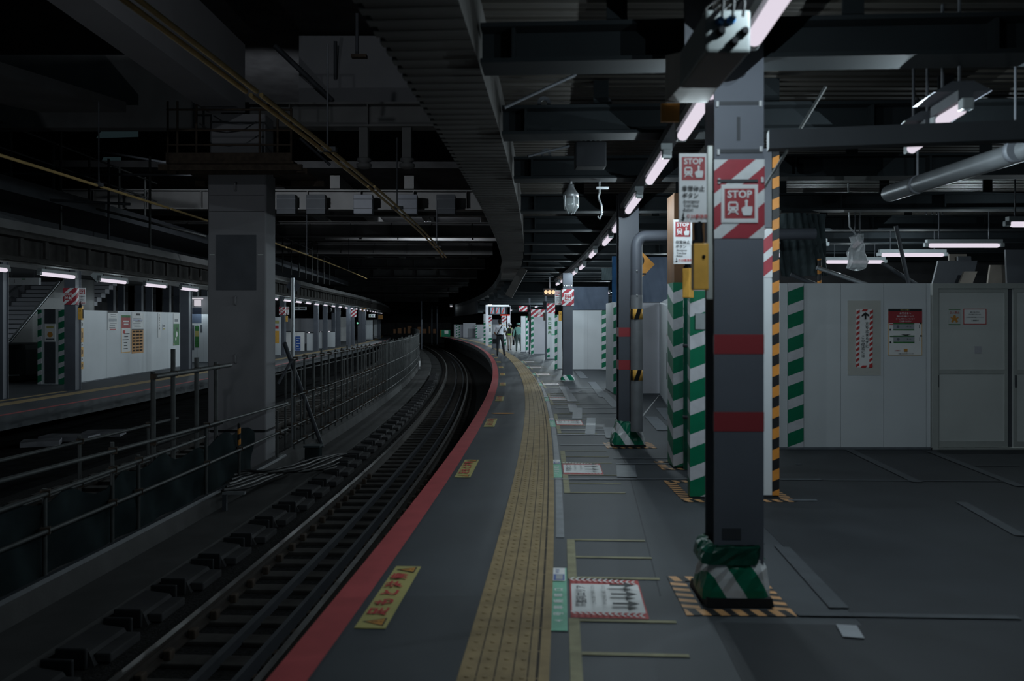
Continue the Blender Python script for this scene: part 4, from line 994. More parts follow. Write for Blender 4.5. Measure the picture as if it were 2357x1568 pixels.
for lay in (0, .012):
    for j in range(nz + 1):
        for i in range(nx + 1):
            q = 5.2 + 9.2 * i / nx; sag = .06 * math.sin(i * .9) + .05 * math.sin(i * .37 + 1)
            p = C(q, -3.9 - lay + .04 * math.sin(i * .8 + j * .5), -.99 + (.74 + sag) * j / nz); vs.append(p)
n1 = (nx + 1) * (nz + 1)
for j in range(nz):
    for i in range(nx):
        k = j * (nx + 1) + i; fs.append((k, k + 1, k + nx + 2, k + nx + 1)); fs.append((n1 + k, n1 + k + nx + 1, n1 + k + nx + 2, n1 + k + 1))
mb.add(vs, fs, None, True); part(tf, 'debris_net', mb, M['net'], world=True, label='dull green netting hung on the pipes')
mb = MB(); mb.sweep([(-3.86, -1.0), (-3.86, -.97), (-3.78, -.96), (-3.76, -1.0)], 6, 16, .5); part(tf, 'net_hem', mb, M['tape_dim'], world=True)
for q, z0, z1 in ((13.6, -.45, -.1),):
    p = C(q, -3.86); mb = MB(); mb.tube([(p.x, p.y, z0), (p.x, p.y, z1)], .028, 8); part(tf, 'hazard_sleeve', mb, M['hazard'], world=True)
fence('tall scaffold frame left of the concrete pillar', [(10.75, .92), (11.35, 1.2), (12.15, 1.05), (12.9, .95)], [(10.7, 13.4, .86, .88), (10.7, 13.0, .0, .0)], u=-3.98, loc_q=11, post_r=.034)
fence('rear scaffold pipe fence in the dark pit at the left', [(7.5, .1), (9.2, .0), (11, .05), (13, 0)], [(6, 14, .02, -.05), (6, 14, -.6, -.6)], u=-5.1, loc_q=9, base=-1.27)
ps = []; q = 16.9
while q < 62: ps.append((q, .86 + R_.uniform(-.02, .12))); q += .78 if q < 28 else .44
fence('long tall scaffold fence curving away beside the track', ps, [(16.6, 62, .84, .84), (16.6, 62, .1, .1), (16.6, 62, -.5, -.5), (16.6, 62, -.85, -.85)], loc_q=20)
tb = fence('far dense scaffold fence with upright bars at the bend', [(62 + i * .4, 1.05) for i in range(80)], [(62, 94, 1.0, 1.0), (62, 94, -.6, -.6)], loc_q=70, clamps=False, post_r=.04)
fence('rear row of scaffold posts behind the long fence', [(17.5 + i * 1.4, .5) for i in range(26)], [(17, 54, .45, .45), (17, 54, -.3, -.3)], u=-4.6, loc_q=20, base=-1.27, clamps=False)
def strut(name, pts, r, m, label, cat): mb = MB(); mb.tube(pts, r, 8); return solo(name, mb, M[m], label, cat)
strut('brace_pipe', [PX(655, 790, 17.0), G(742, 1030, -1.2)], .045, 'steel_dark', 'thick slanting brace pipe in front of the long fence', 'brace')
strut('brace_pipe', [PX(640, 884, 16.9), PX(672, 828, 17.1)], .03, 'steel_dark', 'short brace pipe meeting the thick slanting one', 'brace')
t = thing('sign_pole', 'grey pole carrying the back of a diamond sign right of the pillar', 'pole', G(674, 1030, -1.2), 0)
yq = t.location.y; zt = EYE + (HOR - 640) * yq / F + 1.2
mb = MB(); mb.tube([(0, 0, 0), (0, 0, zt)], .043, 12); part(t, 'tube', mb, M['galv'])
mb = MB(); mb.hexa([(0, .05, zt - .36), (.17, .05, zt - .18), (0, .05, zt), (-.17, .05, zt - .18), (0, .065, zt - .36), (.17, .065, zt - .18), (0, .065, zt), (-.17, .065, zt - .18)]); part(t, 'diamond_plate', mb, M['steel'])
mb = MB(); mb.box((0, .045, zt - .18), (.03, .01, .1)); part(t, 'clamp', mb, M['galv'])
for i, (px, py0, py1, q, lab) in enumerate(((970, 690, 778, 88, 'far thin pole right of the dense fence'), (994, 685, 775, 110, 'far thin pole between two others at the bend'), (1006, 680, 775, 110, 'far thin pole beside the platform tip'))):
    a, b = PX(px, py0, q), PX(px, py1, q); b.z = -1.28
    t = thing('signal_post', lab, 'pole', b, 0); mb = MB(); mb.tube([(0, 0, 0), (0, 0, 5.2)], .09, 10); part(t, 'tube', mb, M['steel']); mb = MB(); mb.lathe([(.2, 0), (.2, .1), (.1, .14)], (0, 0, 0), 10); part(t, 'footing', mb, M['concrete_dark'])
for i, (px, py, q) in enumerate(((948, 838, 36), (966, 842, 35))):
    p = G(px, py + 8, -1.2); t = thing('marker_plate', 'small white trackside marker plate at the foot of the fence, ' + ('left one', 'right one')[i], 'marker', p, 0)
    mb = MB(); mb.tube([(0, .02, 0), (0, .02, .5)], .015, 6); part(t, 'stake', mb, M['galv']); mb = MB(); mb.bb(-.06 + .02 * i, .06 - .02 * i, -.005, .005, .16, .5); part(t, 'plate', mb, M['paper'])
t = thing('trackside_box', 'dark teal covered box on the walkway right of the pillar', 'box', C(16.6, -3.4, -1.2), 0)
mb = MB(); mb.bevbox((0, 0, .15), (.3, .3, .3), .05); part(t, 'body', mb, M['net']); mb = MB(); mb.bevbox((0, 0, .31), (.33, .33, .04), .012); part(t, 'lid', mb, M['net_dark'])

# ------------------------------------------------------------------ the great pillar between the tracks
Yp = 16.0; xl, xr = (478 - CX) * Yp / F, (612.5 - CX) * Yp / F
t = thing('bridge_pillar', 'huge pale square pillar between the tracks with a dark panel', 'pillar', ((xl + xr) / 2, Yp + .32, -1.28), 0)
hwid = (xr - xl) / 2
def pz(py, y=Yp): return EYE + (HOR - py) * y / F + 1.28
mb = MB(); b_ = .03
def shaft(z0, z1, w_, d_, b=.025):
    pr = [(-w_ + b, -d_), (w_ - b, -d_), (w_, -d_ + b), (w_, d_ - b), (w_ - b, d_), (-w_ + b, d_), (-w_, d_ - b), (-w_, -d_ + b)]
    n = len(pr); vs = [(x, y, z0) for x, y in pr] + [(x, y, z1) for x, y in pr]
    mb.add(vs, [(i, (i + 1) % n, n + (i + 1) % n, n + i) for i in range(n)] + [tuple(range(n))[::-1], tuple(range(n, 2 * n))])
shaft(pz(990), pz(398), hwid, .32); part(t, 'shaft', mb, M['pillar_face'])
mb = MB(); shaft(pz(398), pz(262), hwid - .03, .29); part(t, 'upper_shaft', mb, M['pillar_face'])
mb = MB(); shaft(0, pz(996), hwid + .0, .32); part(t, 'pedestal', mb, M['pillar_face'])
mb = MB(); shaft(pz(996), pz(990), hwid - .03, .3); part(t, 'seam', mb, M['black'])
def pxl(px): return (px - CX) * Yp / F - (xl + xr) / 2
mb = MB(); mb.bb(pxl(498), pxl(590), -.335, -.32, pz(668), pz(541)); part(t, 'dark_panel', mb, M['steel_dark'], label='dark rectangular panel')
for py in (692, 826, 430):
    mb = MB(); mb.tube([(pxl(543), -.32, pz(py) - .08), (pxl(543), -.38, pz(py) - .06), (pxl(543), -.38, pz(py) + .06), (pxl(543), -.32, pz(py) + .08)], .018, 6); part(t, 'lifting_loop', mb, M['pillar_face'])
for py in (450, 487):
    mb = MB(); mb.bb(-hwid + .03, hwid - .03, -.3212, -.319, pz(py), pz(py) + .008); part(t, 'joint_line', mb, M['concrete_dark'])
for px in (489, 600):
    mb = MB(); mb.bb(pxl(px) - .05, pxl(px) + .05, -.34, -.32, pz(588), pz(588) + .02); part(t, 'bracket', mb, M['alu'])
# timber and pipe working platform around its head
t = thing('work_platform', 'brown pipe working platform clasped around the head of the pillar', 'work platform', ((xl + xr) / 2, Yp + .32, 4.5), 0)
for a, b, c, d in ((-1.1, 1.25, -.95, -.42), (-1.1, 1.25, .42, .95), (-1.1, -.66, -.42, .42), (.66, 1.25, -.42, .42)):
    mb = MB(); mb.bb(a, b, c, d, 0, .05); part(t, 'deck_board', mb, M['rust'])
for y in (-.9, -.5, .9):
    mb = MB(); mb.bb(-1.25, 1.4, y - .04, y + .04, -.12, -.01); part(t, 'bearer', mb, M['rust'])
for x in (-1.08, -.9, -.55, .62, .95, 1.2):
    mb = MB(); mb.tube([(x, -.92, .05), (x, -.92, 1.15 if x < 0 else 1.0)], .022, 6); part(t, 'post', mb, M['rust'])
for z in (.35, .62, 1.0):
    mb = MB(); mb.tube([(-1.1, -.92, z), (1.22, -.92, z)], .02, 6); part(t, 'rail', mb, M['rust'])
mb = MB(); mb.bb(-1.1, 1.22, -.96, -.94, .05, .2); part(t, 'toe_board', mb, M['rust'])
mb = MB(); mb.tube([(-.5, -.9, .75), (-.3, -.9, .62), (0, -.9, .58), (.3, -.9, .62), (.55, -.9, .78)], .012, 6); part(t, 'slack_rope', mb, M['rubber'])

# ------------------------------------------------------------------ far platform on the left
lA, lB = Vector((-11.2, 21.7, 0)), Vector((-11.85, 29.8, 0))
t = hoarding(lA, lB, 1.9, 1.94, 'long white hoarding on the far platform covered with posters', [.2, .4, .62, .83])
def wall_at(px, A=lA, B=lB):
    k = (px - CX) / F; f = (A.x - k * A.y) / (k * (B.y - A.y) - (B.x - A.x)); return A + (B - A) * f
def wall_notice(name, label, px0, px1, py0, py1, es, base='paper', cat='poster', A=lA, B=lB, group=None):
    a, b = wall_at(px0, A, B), wall_at(px1, A, B); c = (a + b) / 2; W_ = (b - a).length; rz = math.atan2(b.y - a.y, b.x - a.x)
    z0 = EYE + (HOR - py1) * c.y / F; z1 = EYE + (HOR - py0) * c.y / F; nrm = Vector((math.sin(rz), -math.cos(rz), 0))
    mb = MB(); mb.bb(-W_ / 2, W_ / 2, -.006, .0, 0, z1 - z0, M[base]); mb.print2d(scale_elems(es, -W_ / 2, 0, W_, z1 - z0), -.006)
    p = c + nrm * .004; o = mb.build(name, M[base], loc=(p.x, p.y, z0), rz=rz); return tag(o, label, cat, group)
def lines(n, z0, z1, m='ink', x0=.1, x1=.9, seed=1, th=.03):
    rr = random.Random(seed); out = []
    for i in range(n):
        z = z0 + (z1 - z0) * i / max(1, n - 1); out.append(('r', x0 + rr.uniform(0, .2), z, x1 - rr.uniform(0, .3), z + th, m))
    return out
wall_notice('poster', 'white diagram poster with a dark heading bar on the far hoarding', 247, 270, 716, 760, [('r', 0, .9, 1, 1, 'ink'), ('r', .1, .45, .9, .6, 'tape_pale'), ('r', .2, .02, .8, .06, 'inkred')] + lines(7, .12, .8, 'tape', seed=3))
wall_notice('poster', 'poster with a red upper half and amber border on the far hoarding', 278.5, 299.5, 726, 812, [('r', 0, 0, 1, 1, 'amber'), ('r', .04, .02, .96, .66, 'paper'), ('r', .02, .66, .98, .94, 'red'), ('r', .02, .94, .98, 1, 'pgreen'), ('r', .2, .82, .8, .86, 'paper'), ('r', .25, .74, .75, .78, 'paper'), ('r', .15, .52, .4, .6, 'inkred')] + lines(6, .1, .5, 'ink', seed=5, th=.02))
wall_notice('poster', 'white map poster above the orange poster', 303, 329.5, 719, 756, lines(6, .1, .6, 'tape', seed=9) + [('r', .35, .8, .7, .92, 'ink'), ('r', .5, .45, .65, .5, 'orange'), ('r', .1, .5, .9, .53, 'blue')])
wall_notice('poster', 'solid orange poster of dense print on the far hoarding', 303, 329.5, 757.5, 813, [('r', 0, .97, 1, 1, 'ink')] + [('r', .06 + k * .3, .08 + j * .13, .28 + k * .3, .15 + j * .13, 'rust') for k in range(3) for j in range(7)], base='orange')
wall_notice('notice', 'narrow vertical strip of dark characters on the far hoarding', 363, 369, 720, 777, [('t', ch, .5, .9 - k * .11, .1, 'ink', .03) for k, ch in enumerate('工事中ご注意')])
wall_notice('notice', 'tiny pale notice beside the vertical strip on the far hoarding', 374, 380, 746, 760, [('r', .1, .5, .9, .9, 'tape'), ('r', .1, .1, .9, .3, 'yellow')])
wall_notice('poster', 'green picture poster at the far end of the far hoarding', 398.5, 412, 722, 795, [('r', 0, 0, 1, .68, 'pgreen'), ('r', .2, .74, .8, .82, 'tape'), ('c', .55, .35, .09, 'paper'), ('c', .4, .2, .06, 'paper'), ('c', .6, .52, .05, 'ink'), ('r', 0, 0, .15, .06, 'yellow')])
# amber and white plates at its near edge
for i, (y0, y1, m) in enumerate(((687, 703, 'paper'), (705, 737, 'amber'), (738, 755, 'paper'), (756, 788, 'amber'), (790, 798, 'paper'), (799, 822, 'amber'), (823, 832, 'paper'), (833, 850, 'amber'))):
    if i in (0,): continue
    wall_notice('plate', ('amber' if m == 'amber' else 'white') + ' plate at the near edge of the far hoarding, ' + ORD[i - 1].replace('nearest', 'from the top').replace('second from', 'second from') , 185.5, 191, y0, y1, [('r', .2, .2, .45, .8, 'ink'), ('r', .6, .3, .8, .7, 'ink')], base=m, cat='plate', group=None)
# advertising kiosk with striped corners
kY = 21.3; kx0, kx1 = (87 - CX) * kY / F, (150 - CX) * kY / F
t = thing('kiosk', 'white boxed kiosk with green striped corners on the far platform', 'kiosk', ((kx0 + kx1) / 2, kY + .3, 0), 0); kw = (kx1 - kx0) / 2
mb = MB(); mb.bb(-kw, kw, -.3, .4, 0, 1.92); part(t, 'body', mb, M['hoard'])
guard(t, -kw + .05, .1, 0, 1.9, y=-.306); guard(t, kw - .09, .15, 0, 1.9, y=-.306)
for z0, z1, m, nm in ((1.55, 1.92, 'steel_dark', 'upper_panel'), (1.1, 1.54, 'paper', 'notice_panel'), (.02, 1.08, 'steel_dark', 'lower_panel')):
    mb = MB(); mb.bb(-.17, .1, -.312, -.3, z0, z1)
    if nm == 'notice_panel': mb.print2d([('r', -.12, 1.43, .06, 1.49, M['yellow']), ('c', -.03, 1.27, .07, M['orange']), ('r', -.14, 1.13, .08, 1.17, M['tape'])], -.312)
    part(t, nm, mb, M[m])
def left_column(px, py, label, wd=.27, stop=False, m='steel'):
    Y = F * EYE / (py - HOR); p = PX(px, HOR, Y); p.z = 0
    if stop: return far_stop_column_at(p, label)
    t = thing('steel_column', label, 'column', p, 0); h_column(t, wd, wd, 0, 3.15, M[m]); return t
def far_stop_column_at(p, label):
    t = thing('steel_column', label, 'column', p, 0)
    h_column(t, .26, .26, .0, 3.15, M['steel'], ())
    mb = MB(); mb.bb(-.15, .15, -.15, -.13, 1.99, 2.38); mb.bb(.13, .15, -.13, .13, 1.99, 2.38); mb.bb(-.15, -.13, -.13, .13, 1.99, 2.38); part(t, 'striped_panel', mb, M['stred'])
    mb = MB(); mb.bb(-.11, .06, -.158, -.15, 2.09, 2.27); mb.print2d(stop_picto(-.025, 2.18, .16), -.158); part(t, 'stop_plate', mb, M['white'])
    side_sign(p + Vector((.25, -.05, 2.0)), 0, 'STOP notice of the ' + label)
    button_box(p + Vector((.21, -.05, 1.64)), 0, 'amber button box of the ' + label, s=1.1)
    return t
left_column(167.5, 897, 'dark STOP column before the far hoarding', stop=True)
left_column(2, 918, 'dark column cut by the left edge of the picture', wd=.2)
left_column(428.5, 855, 'pale grey far column just left of the great pillar', wd=.28)
left_column(651, 816, 'far STOP column right of the great pillar', stop=True)
for px, py, lab in ((728, 808, 'grey far column right of the low white partition'), (748.5, 803, 'grey far column behind the first partition column'), (768, 797, 'grey far column between partition and pale door'), (779, 796, 'slim far column just left of the pale door'),
                    (802, 799, 'grey far column right of the pale door'), (811.5, 796, 'far column carrying a small striped panel'), (829.5, 788, 'far column left of the amber diamond'), (838, 788, 'broad far column below the amber diamond'), (872, 780, 'last far column near the bend')):
    left_column(px, py, lab, wd=.25 if px < 825 else .3)
p = G(811.5, 796); mb = MB(); mb.bb(-.3, .3, -.02, .0, 2.0, 2.5); t = thing('striped_board', 'small striped red and white board on a far column', 'board', (p.x, p.y - .17, 0), 0); part(t, 'panel', mb, M['stred_small']); mb = MB(); mb.bb(-.05, .05, -.0, .03, 0, 2.5); part(t, 'backing', mb, M['steel'])
# stairs with a white wall beside them
t = thing('staircase', 'far stairs climbing behind the escalator at the left edge', 'stairs', (-16.75, 27, 0), 0)
for i in range(20):
    z0 = .0 + i * .155; y0 = -1.9 + i * .29
    mb = MB(); mb.bb(-.75, 2.1, y0, y0 + .32, z0, z0 + .15); part(t, 'step', mb, M['hoard_grey'])
    mb = MB(); mb.bb(-.75, 2.1, y0 - .02, y0 + .03, z0 + .13, z0 + .158); part(t, 'nosing', mb, M['steel_dark'])
mb = MB(); mb.bb(-.95, -.8, -2.5, 4.2, 0, 3.1); part(t, 'side_wall', mb, M['hoard_grey'])
mb = MB(); mb.tube([(-.74, -1.6, 1.0), (-.74, 3.8, 3.4)], .03, 8); part(t, 'handrail', mb, M['galv'])
t = thing('escalator', 'glossy dark escalator with a bright handrail at the far left', 'escalator', (-13.1, 23.2, 0), 0)
mb = MB(); mb.bevbox((-.4, -.35, .52), (1.35, 2.0, 1.0), .16); part(t, 'newel', mb, M['escal'])
mb = MB(); pr = [(.9, .0), (.9, .95), (3.9, 3.05), (5.8, 3.05), (5.8, .0)]; n = len(pr)
mb.add([(-1.5, y, z) for y, z in pr] + [(-1.42, y, z) for y, z in pr], [tuple(range(n)), tuple(range(2 * n - 1, n - 1, -1))] + [(i, n + i, n + (i + 1) % n, (i + 1) % n) for i in range(n)]); part(t, 'balustrade', mb, M['escal'])
mb = MB(); mb.tube([(-1.5, .3, .9), (-1.46, .95, 1.03), (-1.46, 3.6, 2.9)], .045, 8); part(t, 'handrail', mb, M['galv'])
mb = MB(); mb.bevbox((-.6, -1.36, .62), (.32, .02, .5), .008); part(t, 'notice_plate', mb, M['steel'])
mb = MB(); mb.tube([(-1.0, -1.37, .17), (.2, -1.37, .2)], .02, 6); part(t, 'bumper', mb, M['galv'])
# hanging sign over the stairs
a, b = PX(13, 656, 22.5), PX(92, 640, 22.5)
t = thing('direction_sign', 'white hanging direction board with an orange end above the far stairs', 'sign', ((a.x + b.x) / 2, 22.5, a.z), 0); W_ = b.x - a.x; H_ = b.z - a.z
mb = MB(); mb.bb(-W_ / 2, W_ / 2, -.05, .05, 0, H_); part(t, 'board', mb, M['white'])
mb = MB(); mb.bb(-W_ / 2 - .02, -W_ / 2 + .1, -.056, .056, -.01, H_ + .01); part(t, 'orange_end', mb, M['orange'])
mb = MB(); mb.print2d([('t', '1', -.2, H_ / 2, .12, M['ink'], .02), ('r', .0, H_ - .05, .1, H_ - .02, M['pgreen'])], -.05); part(t, 'print', mb)
for x in (-.3, .3): mb = MB(); mb.tube([(x, 0, H_), (x, 0, 3.2 - a.z)], .012, 6); part(t, 'hanger', mb, M['steel_dark'])
# convex mirror and hanging diamonds
def diamond(px, py, Y, r, label, m='glass', bars=False):
    p = PX(px, py, Y); t = thing('hanging_diamond_board', label, 'board', (p.x, Y, p.z - r), 0)
    mb = MB(); mb.hexa([(0, -.01, 0), (r, -.01, r), (0, -.01, 2 * r), (-r, -.01, r), (0, .01, 0), (r, .01, r), (0, .01, 2 * r), (-r, .01, r)]); part(t, 'plate', mb, M[m])
    if m == 'orange': mb = MB(); mb.print2d([('c', 0, r * 1.2, r * .35, M['ink']), ('c', 0, r * 1.2, r * .2, M['orange']), ('r', -.04 * r, r * .5, .04 * r, r * .9, M['ink']), ('r', -.3 * r, r * .42, .3 * r, r * .54, M['ink'])], -.01); part(t, 'symbol', mb)
    mb = MB(); mb.tube([(0, .02, 2 * r), (0, .02, 3.18 - p.z + r)], .02, 6); part(t, 'hanger', mb, M['steel_dark'])
diamond(224, 634, 20.2, .17, 'dull glassy diamond board hanging between two far tube lamps')
diamond(836, 710, 68, .29, 'small amber diamond sign hanging over the far platform', 'orange')
t = thing('amber_box_sign', 'small amber box sign hanging near the end of the far platform', 'sign', PX(876, 735, 82), 0)
mb = MB(); mb.bb(-.22, .22, -.05, .05, 0, .42); part(t, 'box', mb, M['orange']); mb = MB(); mb.tube([(0, 0, .42), (0, 0, 1.25)], .03, 6); part(t, 'hanger', mb, M['steel_dark'])
t = thing('direction_sign', 'grey hanging direction board with two dashes right of the sign pole', 'sign', PX(688, 714, 48), 0)
mb = MB(); mb.bb(-.42, .42, -.05, .05, 0, .18); mb.print2d([('r', -.3, .06, .0, .12, M['tape']), ('r', .05, .07, .38, .12, M['ink'])], -.05); part(t, 'board', mb, M['hoard'])
mb = MB(); mb.tube([(0, 0, .18), (0, 0, .85)], .015, 6); part(t, 'hanger', mb, M['steel_dark'])
t = thing('platform_number_sign', 'dark hanging sign with a pale numeral on the far platform', 'sign', PX(763, 720, 56), 0)
mb = MB(); mb.bb(-.2, .2, -.04, .04, 0, .36); mb.print2d([('t', '3', 0, .18, .3, M['paper'], .02)], -.04); part(t, 'board', mb, M['black']); mb = MB(); mb.tube([(0, 0, .36), (0, 0, .9)], .015, 6); part(t, 'hanger', mb, M['steel_dark'])
t = thing('hanging_sign', 'pale hanging sign with a teal spot near the far platform end', 'sign', PX(856, 731, 76), 0)
mb = MB(); mb.bb(-.28, .28, -.04, .04, 0, .3); mb.print2d([('c', -.15, .15, .07, M['pgreen']), ('r', 0, .1, .2, .18, M['tape'])], -.04); part(t, 'board', mb, M['white']); mb = MB(); mb.tube([(0, 0, .3), (0, 0, 1.1)], .02, 6); part(t, 'hanger', mb, M['steel_dark'])
# boards and walls along the far platform beyond the pillar
def yb(py): return F * EYE / (py - HOR)
def board(px0, px1, py0, pyb, label, seams=(), m='hoard', zb=0.0):
    Y = yb(pyb); h = EYE + (HOR - py0) * Y / F; return hoarding((hx(px0, Y), Y), (hx(px1, Y), Y), h, h, label, seams, m, z0=zb)
t = board(628, 646, 730, 819, 'white poster board close to the right side of the great pillar', (.5,))
mb = MB(); mb.print2d([('r', .1, .6, .3, 1.2, M['amber']), ('r', .12, 1.3, .28, 1.45, M['inkred']), ('r', .1, 1.55, .3, 1.7, M['yellow'])], -.003); part(t, 'print', mb)
board(656, 728, 733, 792, 'wide grey wall behind the low white partition on the far platform', (.5,), m='hoard_grey')
t = board(657, 700.5, 764, 809, 'low white partition with a blue sign on the far platform', (.0,) if False else (.6,), m='paper')
mb = MB(); mb.bb(-.02, 1.12, -.03, .06, 1.09, 1.14); part(t, 'coping', mb, M['steel_dark'])
mb = MB(); mb.print2d([('r', .55, .05, .84, .84, M['blue'])] + [('r', .6, .72 - k * .15, .8 - (k % 2) * .06, .76 - k * .15, M['paper']) for k in range(5)], -.004); part(t, 'blue_sign', mb, label='blue sign with white lines')
for i, (px0, px1, py0, pb, lab) in enumerate(((706, 723, 767, 808, 'low pale partition between two far columns, left one'), (734, 745, 765, 803, 'low pale partition between two far columns, middle one'), (752, 771, 764, 800, 'low pale partition between two far columns, right one'))):
    t = board(px0, px1, py0, pb, lab, (), m='hoard'); W_ = hx(px1, yb(pb)) - hx(px0, yb(pb)); h = EYE + (HOR - py0) * yb(pb) / F
    mb = MB(); mb.bb(-.02, W_ + .02, -.03, .06, h, h + .05); part(t, 'coping', mb, M['steel_dark'])
    mb = MB(); mb.bb(.1, W_ * .45, -.04, -.03, h + .005, h + .05); part(t, 'strip_light', mb, M['sill_light'])
board(735, 770, 736, 790, 'dim grey wall with a reddish poster behind the far columns', (.4, .7), m='hoard_grey')
board(784, 798, 730, 786, 'pale doorway panel on the far platform', (.08, .92), m='paper')
board(843, 858, 737, 782, 'white panel by the far platform bend, left one', (.5,), m='hoard')
board(860, 876, 736, 779, 'white panel by the far platform bend, right one', (.5,), m='hoard')
t = thing('signal_lamp', 'tiny green signal lamp glowing among the far columns', 'lamp', PX(823, 744, 66), 0)
M['greenlight'] = glow('greenlight', (.3, .9, .6), .7)
mb = MB(); mb.ball((0, 0, 0), .07, None, 8); part(t, 'lens', mb, M['greenlight']); mb = MB(); mb.box((0, .1, -.02), (.22, .12, .3)); part(t, 'housing', mb, M['black']); mb = MB(); mb.tube([(0, .1, -.1), (0, .1, -1.58)], .03, 6); part(t, 'post', mb, M['steel_dark'])
# bright wall with a glaring lamp between column and pillar
t = hoarding((hx(437, 33), 33), (hx(480, 33), 33), 2.62, 2.62, 'bright wall with posters and a blue window beside the great pillar', (.4, .75), m='hoard')
wx0 = hx(437, 33)
def bw(px): return hx(px, 33) - wx0
def bzz(py): return EYE + (HOR - py) * 33 / F
mb = MB(); mb.print2d([('r', bw(439), bzz(744), bw(464), bzz(708), M['tarp']), ('r', bw(437), bzz(806), bw(447), bzz(749), M['steel']), ('r', bw(449), bzz(800), bw(458), bzz(750), M['pgreen']), ('r', bw(449), bzz(775), bw(458), bzz(762), M['yellow']), ('r', bw(461), bzz(765), bw(466), bzz(748), M['tape'])], -.004); part(t, 'posters', mb)
t = thing('wall_floodlight', 'glaring floodlight on the bright wall left of the great pillar', 'lamp', (hx(456, 32.8), 32.75, bzz(706)), 0)
mb = MB(); mb.bevbox((0, 0, .14), (.26, .1, .26), .03); part(t, 'lens', mb, M['sill_light']); mb = MB(); mb.bevbox((0, 0, .31), (.4, .14, .05), .01); part(t, 'hood', mb, M['sill_light']); mb = MB(); mb.box((0, .12, .2), (.1, .14, .1)); part(t, 'bracket', mb, M['steel_dark'])
bulb(t, 0, -.12, .1, 18)
t = thing('litter_bin', 'small dark bin standing on the far platform left of the great pillar', 'bin', G(463, 828), 0)
mb = MB(); mb.bevbox((0, 0, .2), (.2, .2, .4), .02); part(t, 'body', mb, M['steel_dark']); mb = MB(); mb.bevbox((0, 0, .42), (.22, .22, .04), .01); part(t, 'lid', mb, M['black'])
# backdrop of the far platform: panelled wall under the canopy
mb = MB(); mb.sweep([(-17.5, 0), (-17.5, 3.1), (-17.8, 3.1), (-17.8, 0)], 34, 118, 2); struct('wall_far_platform', mb, M['concrete_dark'])
mb = MB()
for i in range(14): mb.bb(-16.5 + i * .38, -16.25 + i * .38, 34 + (i % 3) * .1, 34.2, 0, 3.1)
struct('wall_dark_fins', mb, M['steel'])
# far dark building with warm windows at the bend
mb = MB(); mb.bb(-24, -9, 124, 125, -1.3, 1.7)
mb2 = struct('wall_bend', mb, M['concrete_dark'])
for i in range(9):
    px = 908 + i * 11.5; p = PX(px, 762, 123.8)
    t = thing('lit_window', 'dim warm lit window in the dark building at the bend, ' + ORD[i].replace('nearest', 'from the left').replace('second from', 'second from'), 'window', (p.x, 123.9, .1), 0)
    wd = R_.uniform(.1, .32); mb = MB(); mb.bb(-wd, wd, -.05, .0, 0, R_.uniform(.6, 1.2)); part(t, 'pane', mb, M['farwin']); mb = MB(); mb.bb(-wd - .06, wd + .06, -.03, .04, -.08, 0); part(t, 'sill', mb, M['steel_dark'])
for i, (px0, px1, py0, py1, Y) in enumerate(((222, 318, 298, 318, 30), (232, 278, 362, 377, 30), (440, 470, 274, 287, 26), (283, 300, 518, 530, 34))):  # glowing panes paint the light caught on surfaces high in the roof
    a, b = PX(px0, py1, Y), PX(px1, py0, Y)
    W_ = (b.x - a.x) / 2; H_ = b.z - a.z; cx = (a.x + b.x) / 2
    if 'patch_glow' not in M: M['patch_glow'] = glow('patch_glow', (.007, .012, .0135), 1)
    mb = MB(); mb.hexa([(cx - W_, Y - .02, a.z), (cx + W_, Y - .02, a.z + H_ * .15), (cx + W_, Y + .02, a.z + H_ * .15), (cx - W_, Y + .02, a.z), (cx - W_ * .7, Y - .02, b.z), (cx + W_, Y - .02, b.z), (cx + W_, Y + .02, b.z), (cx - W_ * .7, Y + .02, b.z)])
    struct(f'glow_patch_{i + 1}', mb, M['patch_glow'])
# pale slabs in the pit under the far platform
for i, (px, py, w_) in enumerate(((160, 1010, 1.2), (240, 1000, .9), (95, 1022, .8))):
    p = G(px, py, -1.26); t = solo('concrete_slab', MB().box((p.x, p.y, -1.23), (w_, .6, .12), .2 * i), M['hoard_grey'], 'pale slab lying in the dark pit under the far platform, ' + ('middle one', 'right one', 'left one')[i], 'slab')

# ------------------------------------------------------------------ overhead conductor bars of the two tracks
def contact_line(u, z, s0, s1, label, pair):
    t = thing('overhead_contact_line', label, 'contact line', C(s0, u, z), 0)
    for o_ in ((-.05, .05) if pair else (0,)):
        q = s0
        while q < s1:
            L = min(2.6 if q < 14 else 4.0, s1 - q); mb = MB(); n = max(2, int(L / .8))
            mb.tube([C(q + (L - .12) * i / n, u + o_, z) for i in range(n + 1)], .022, 8); part(t, 'yellow_sleeve', mb, M['wire_yellow'], world=True)
            q += L
    q = s0 + 2.6
    while q < s1:
        p = C(q - .06, u, z); mb = MB(); mb.box((p.x, p.y, p.z + .02), (.22 if pair else .1, .1, .05), head(q)); c = part(t, 'clamp', mb, M['steel_dark'], world=True)
        mb = MB(); mb.tube([(p.x, p.y, p.z + .03), (p.x, p.y, 5.0 if q < 25 else 4.98)], .012, 6); part(c, 'drop_wire', mb, M['steel_dark'], world=True)
        q += 5.2 if q < 14 else 8
    return t
M['wire_yellow'] = P('wire_yellow', (.48, .33, .13), .6, var=.2)
contact_line(-1.55, 3.68, 2.5, 27, 'pair of yellow sleeved overhead bars above the near track', True)
contact_line(-5.75, 3.68, 5, 40, 'single yellow sleeved overhead bar beyond the pillar', False)
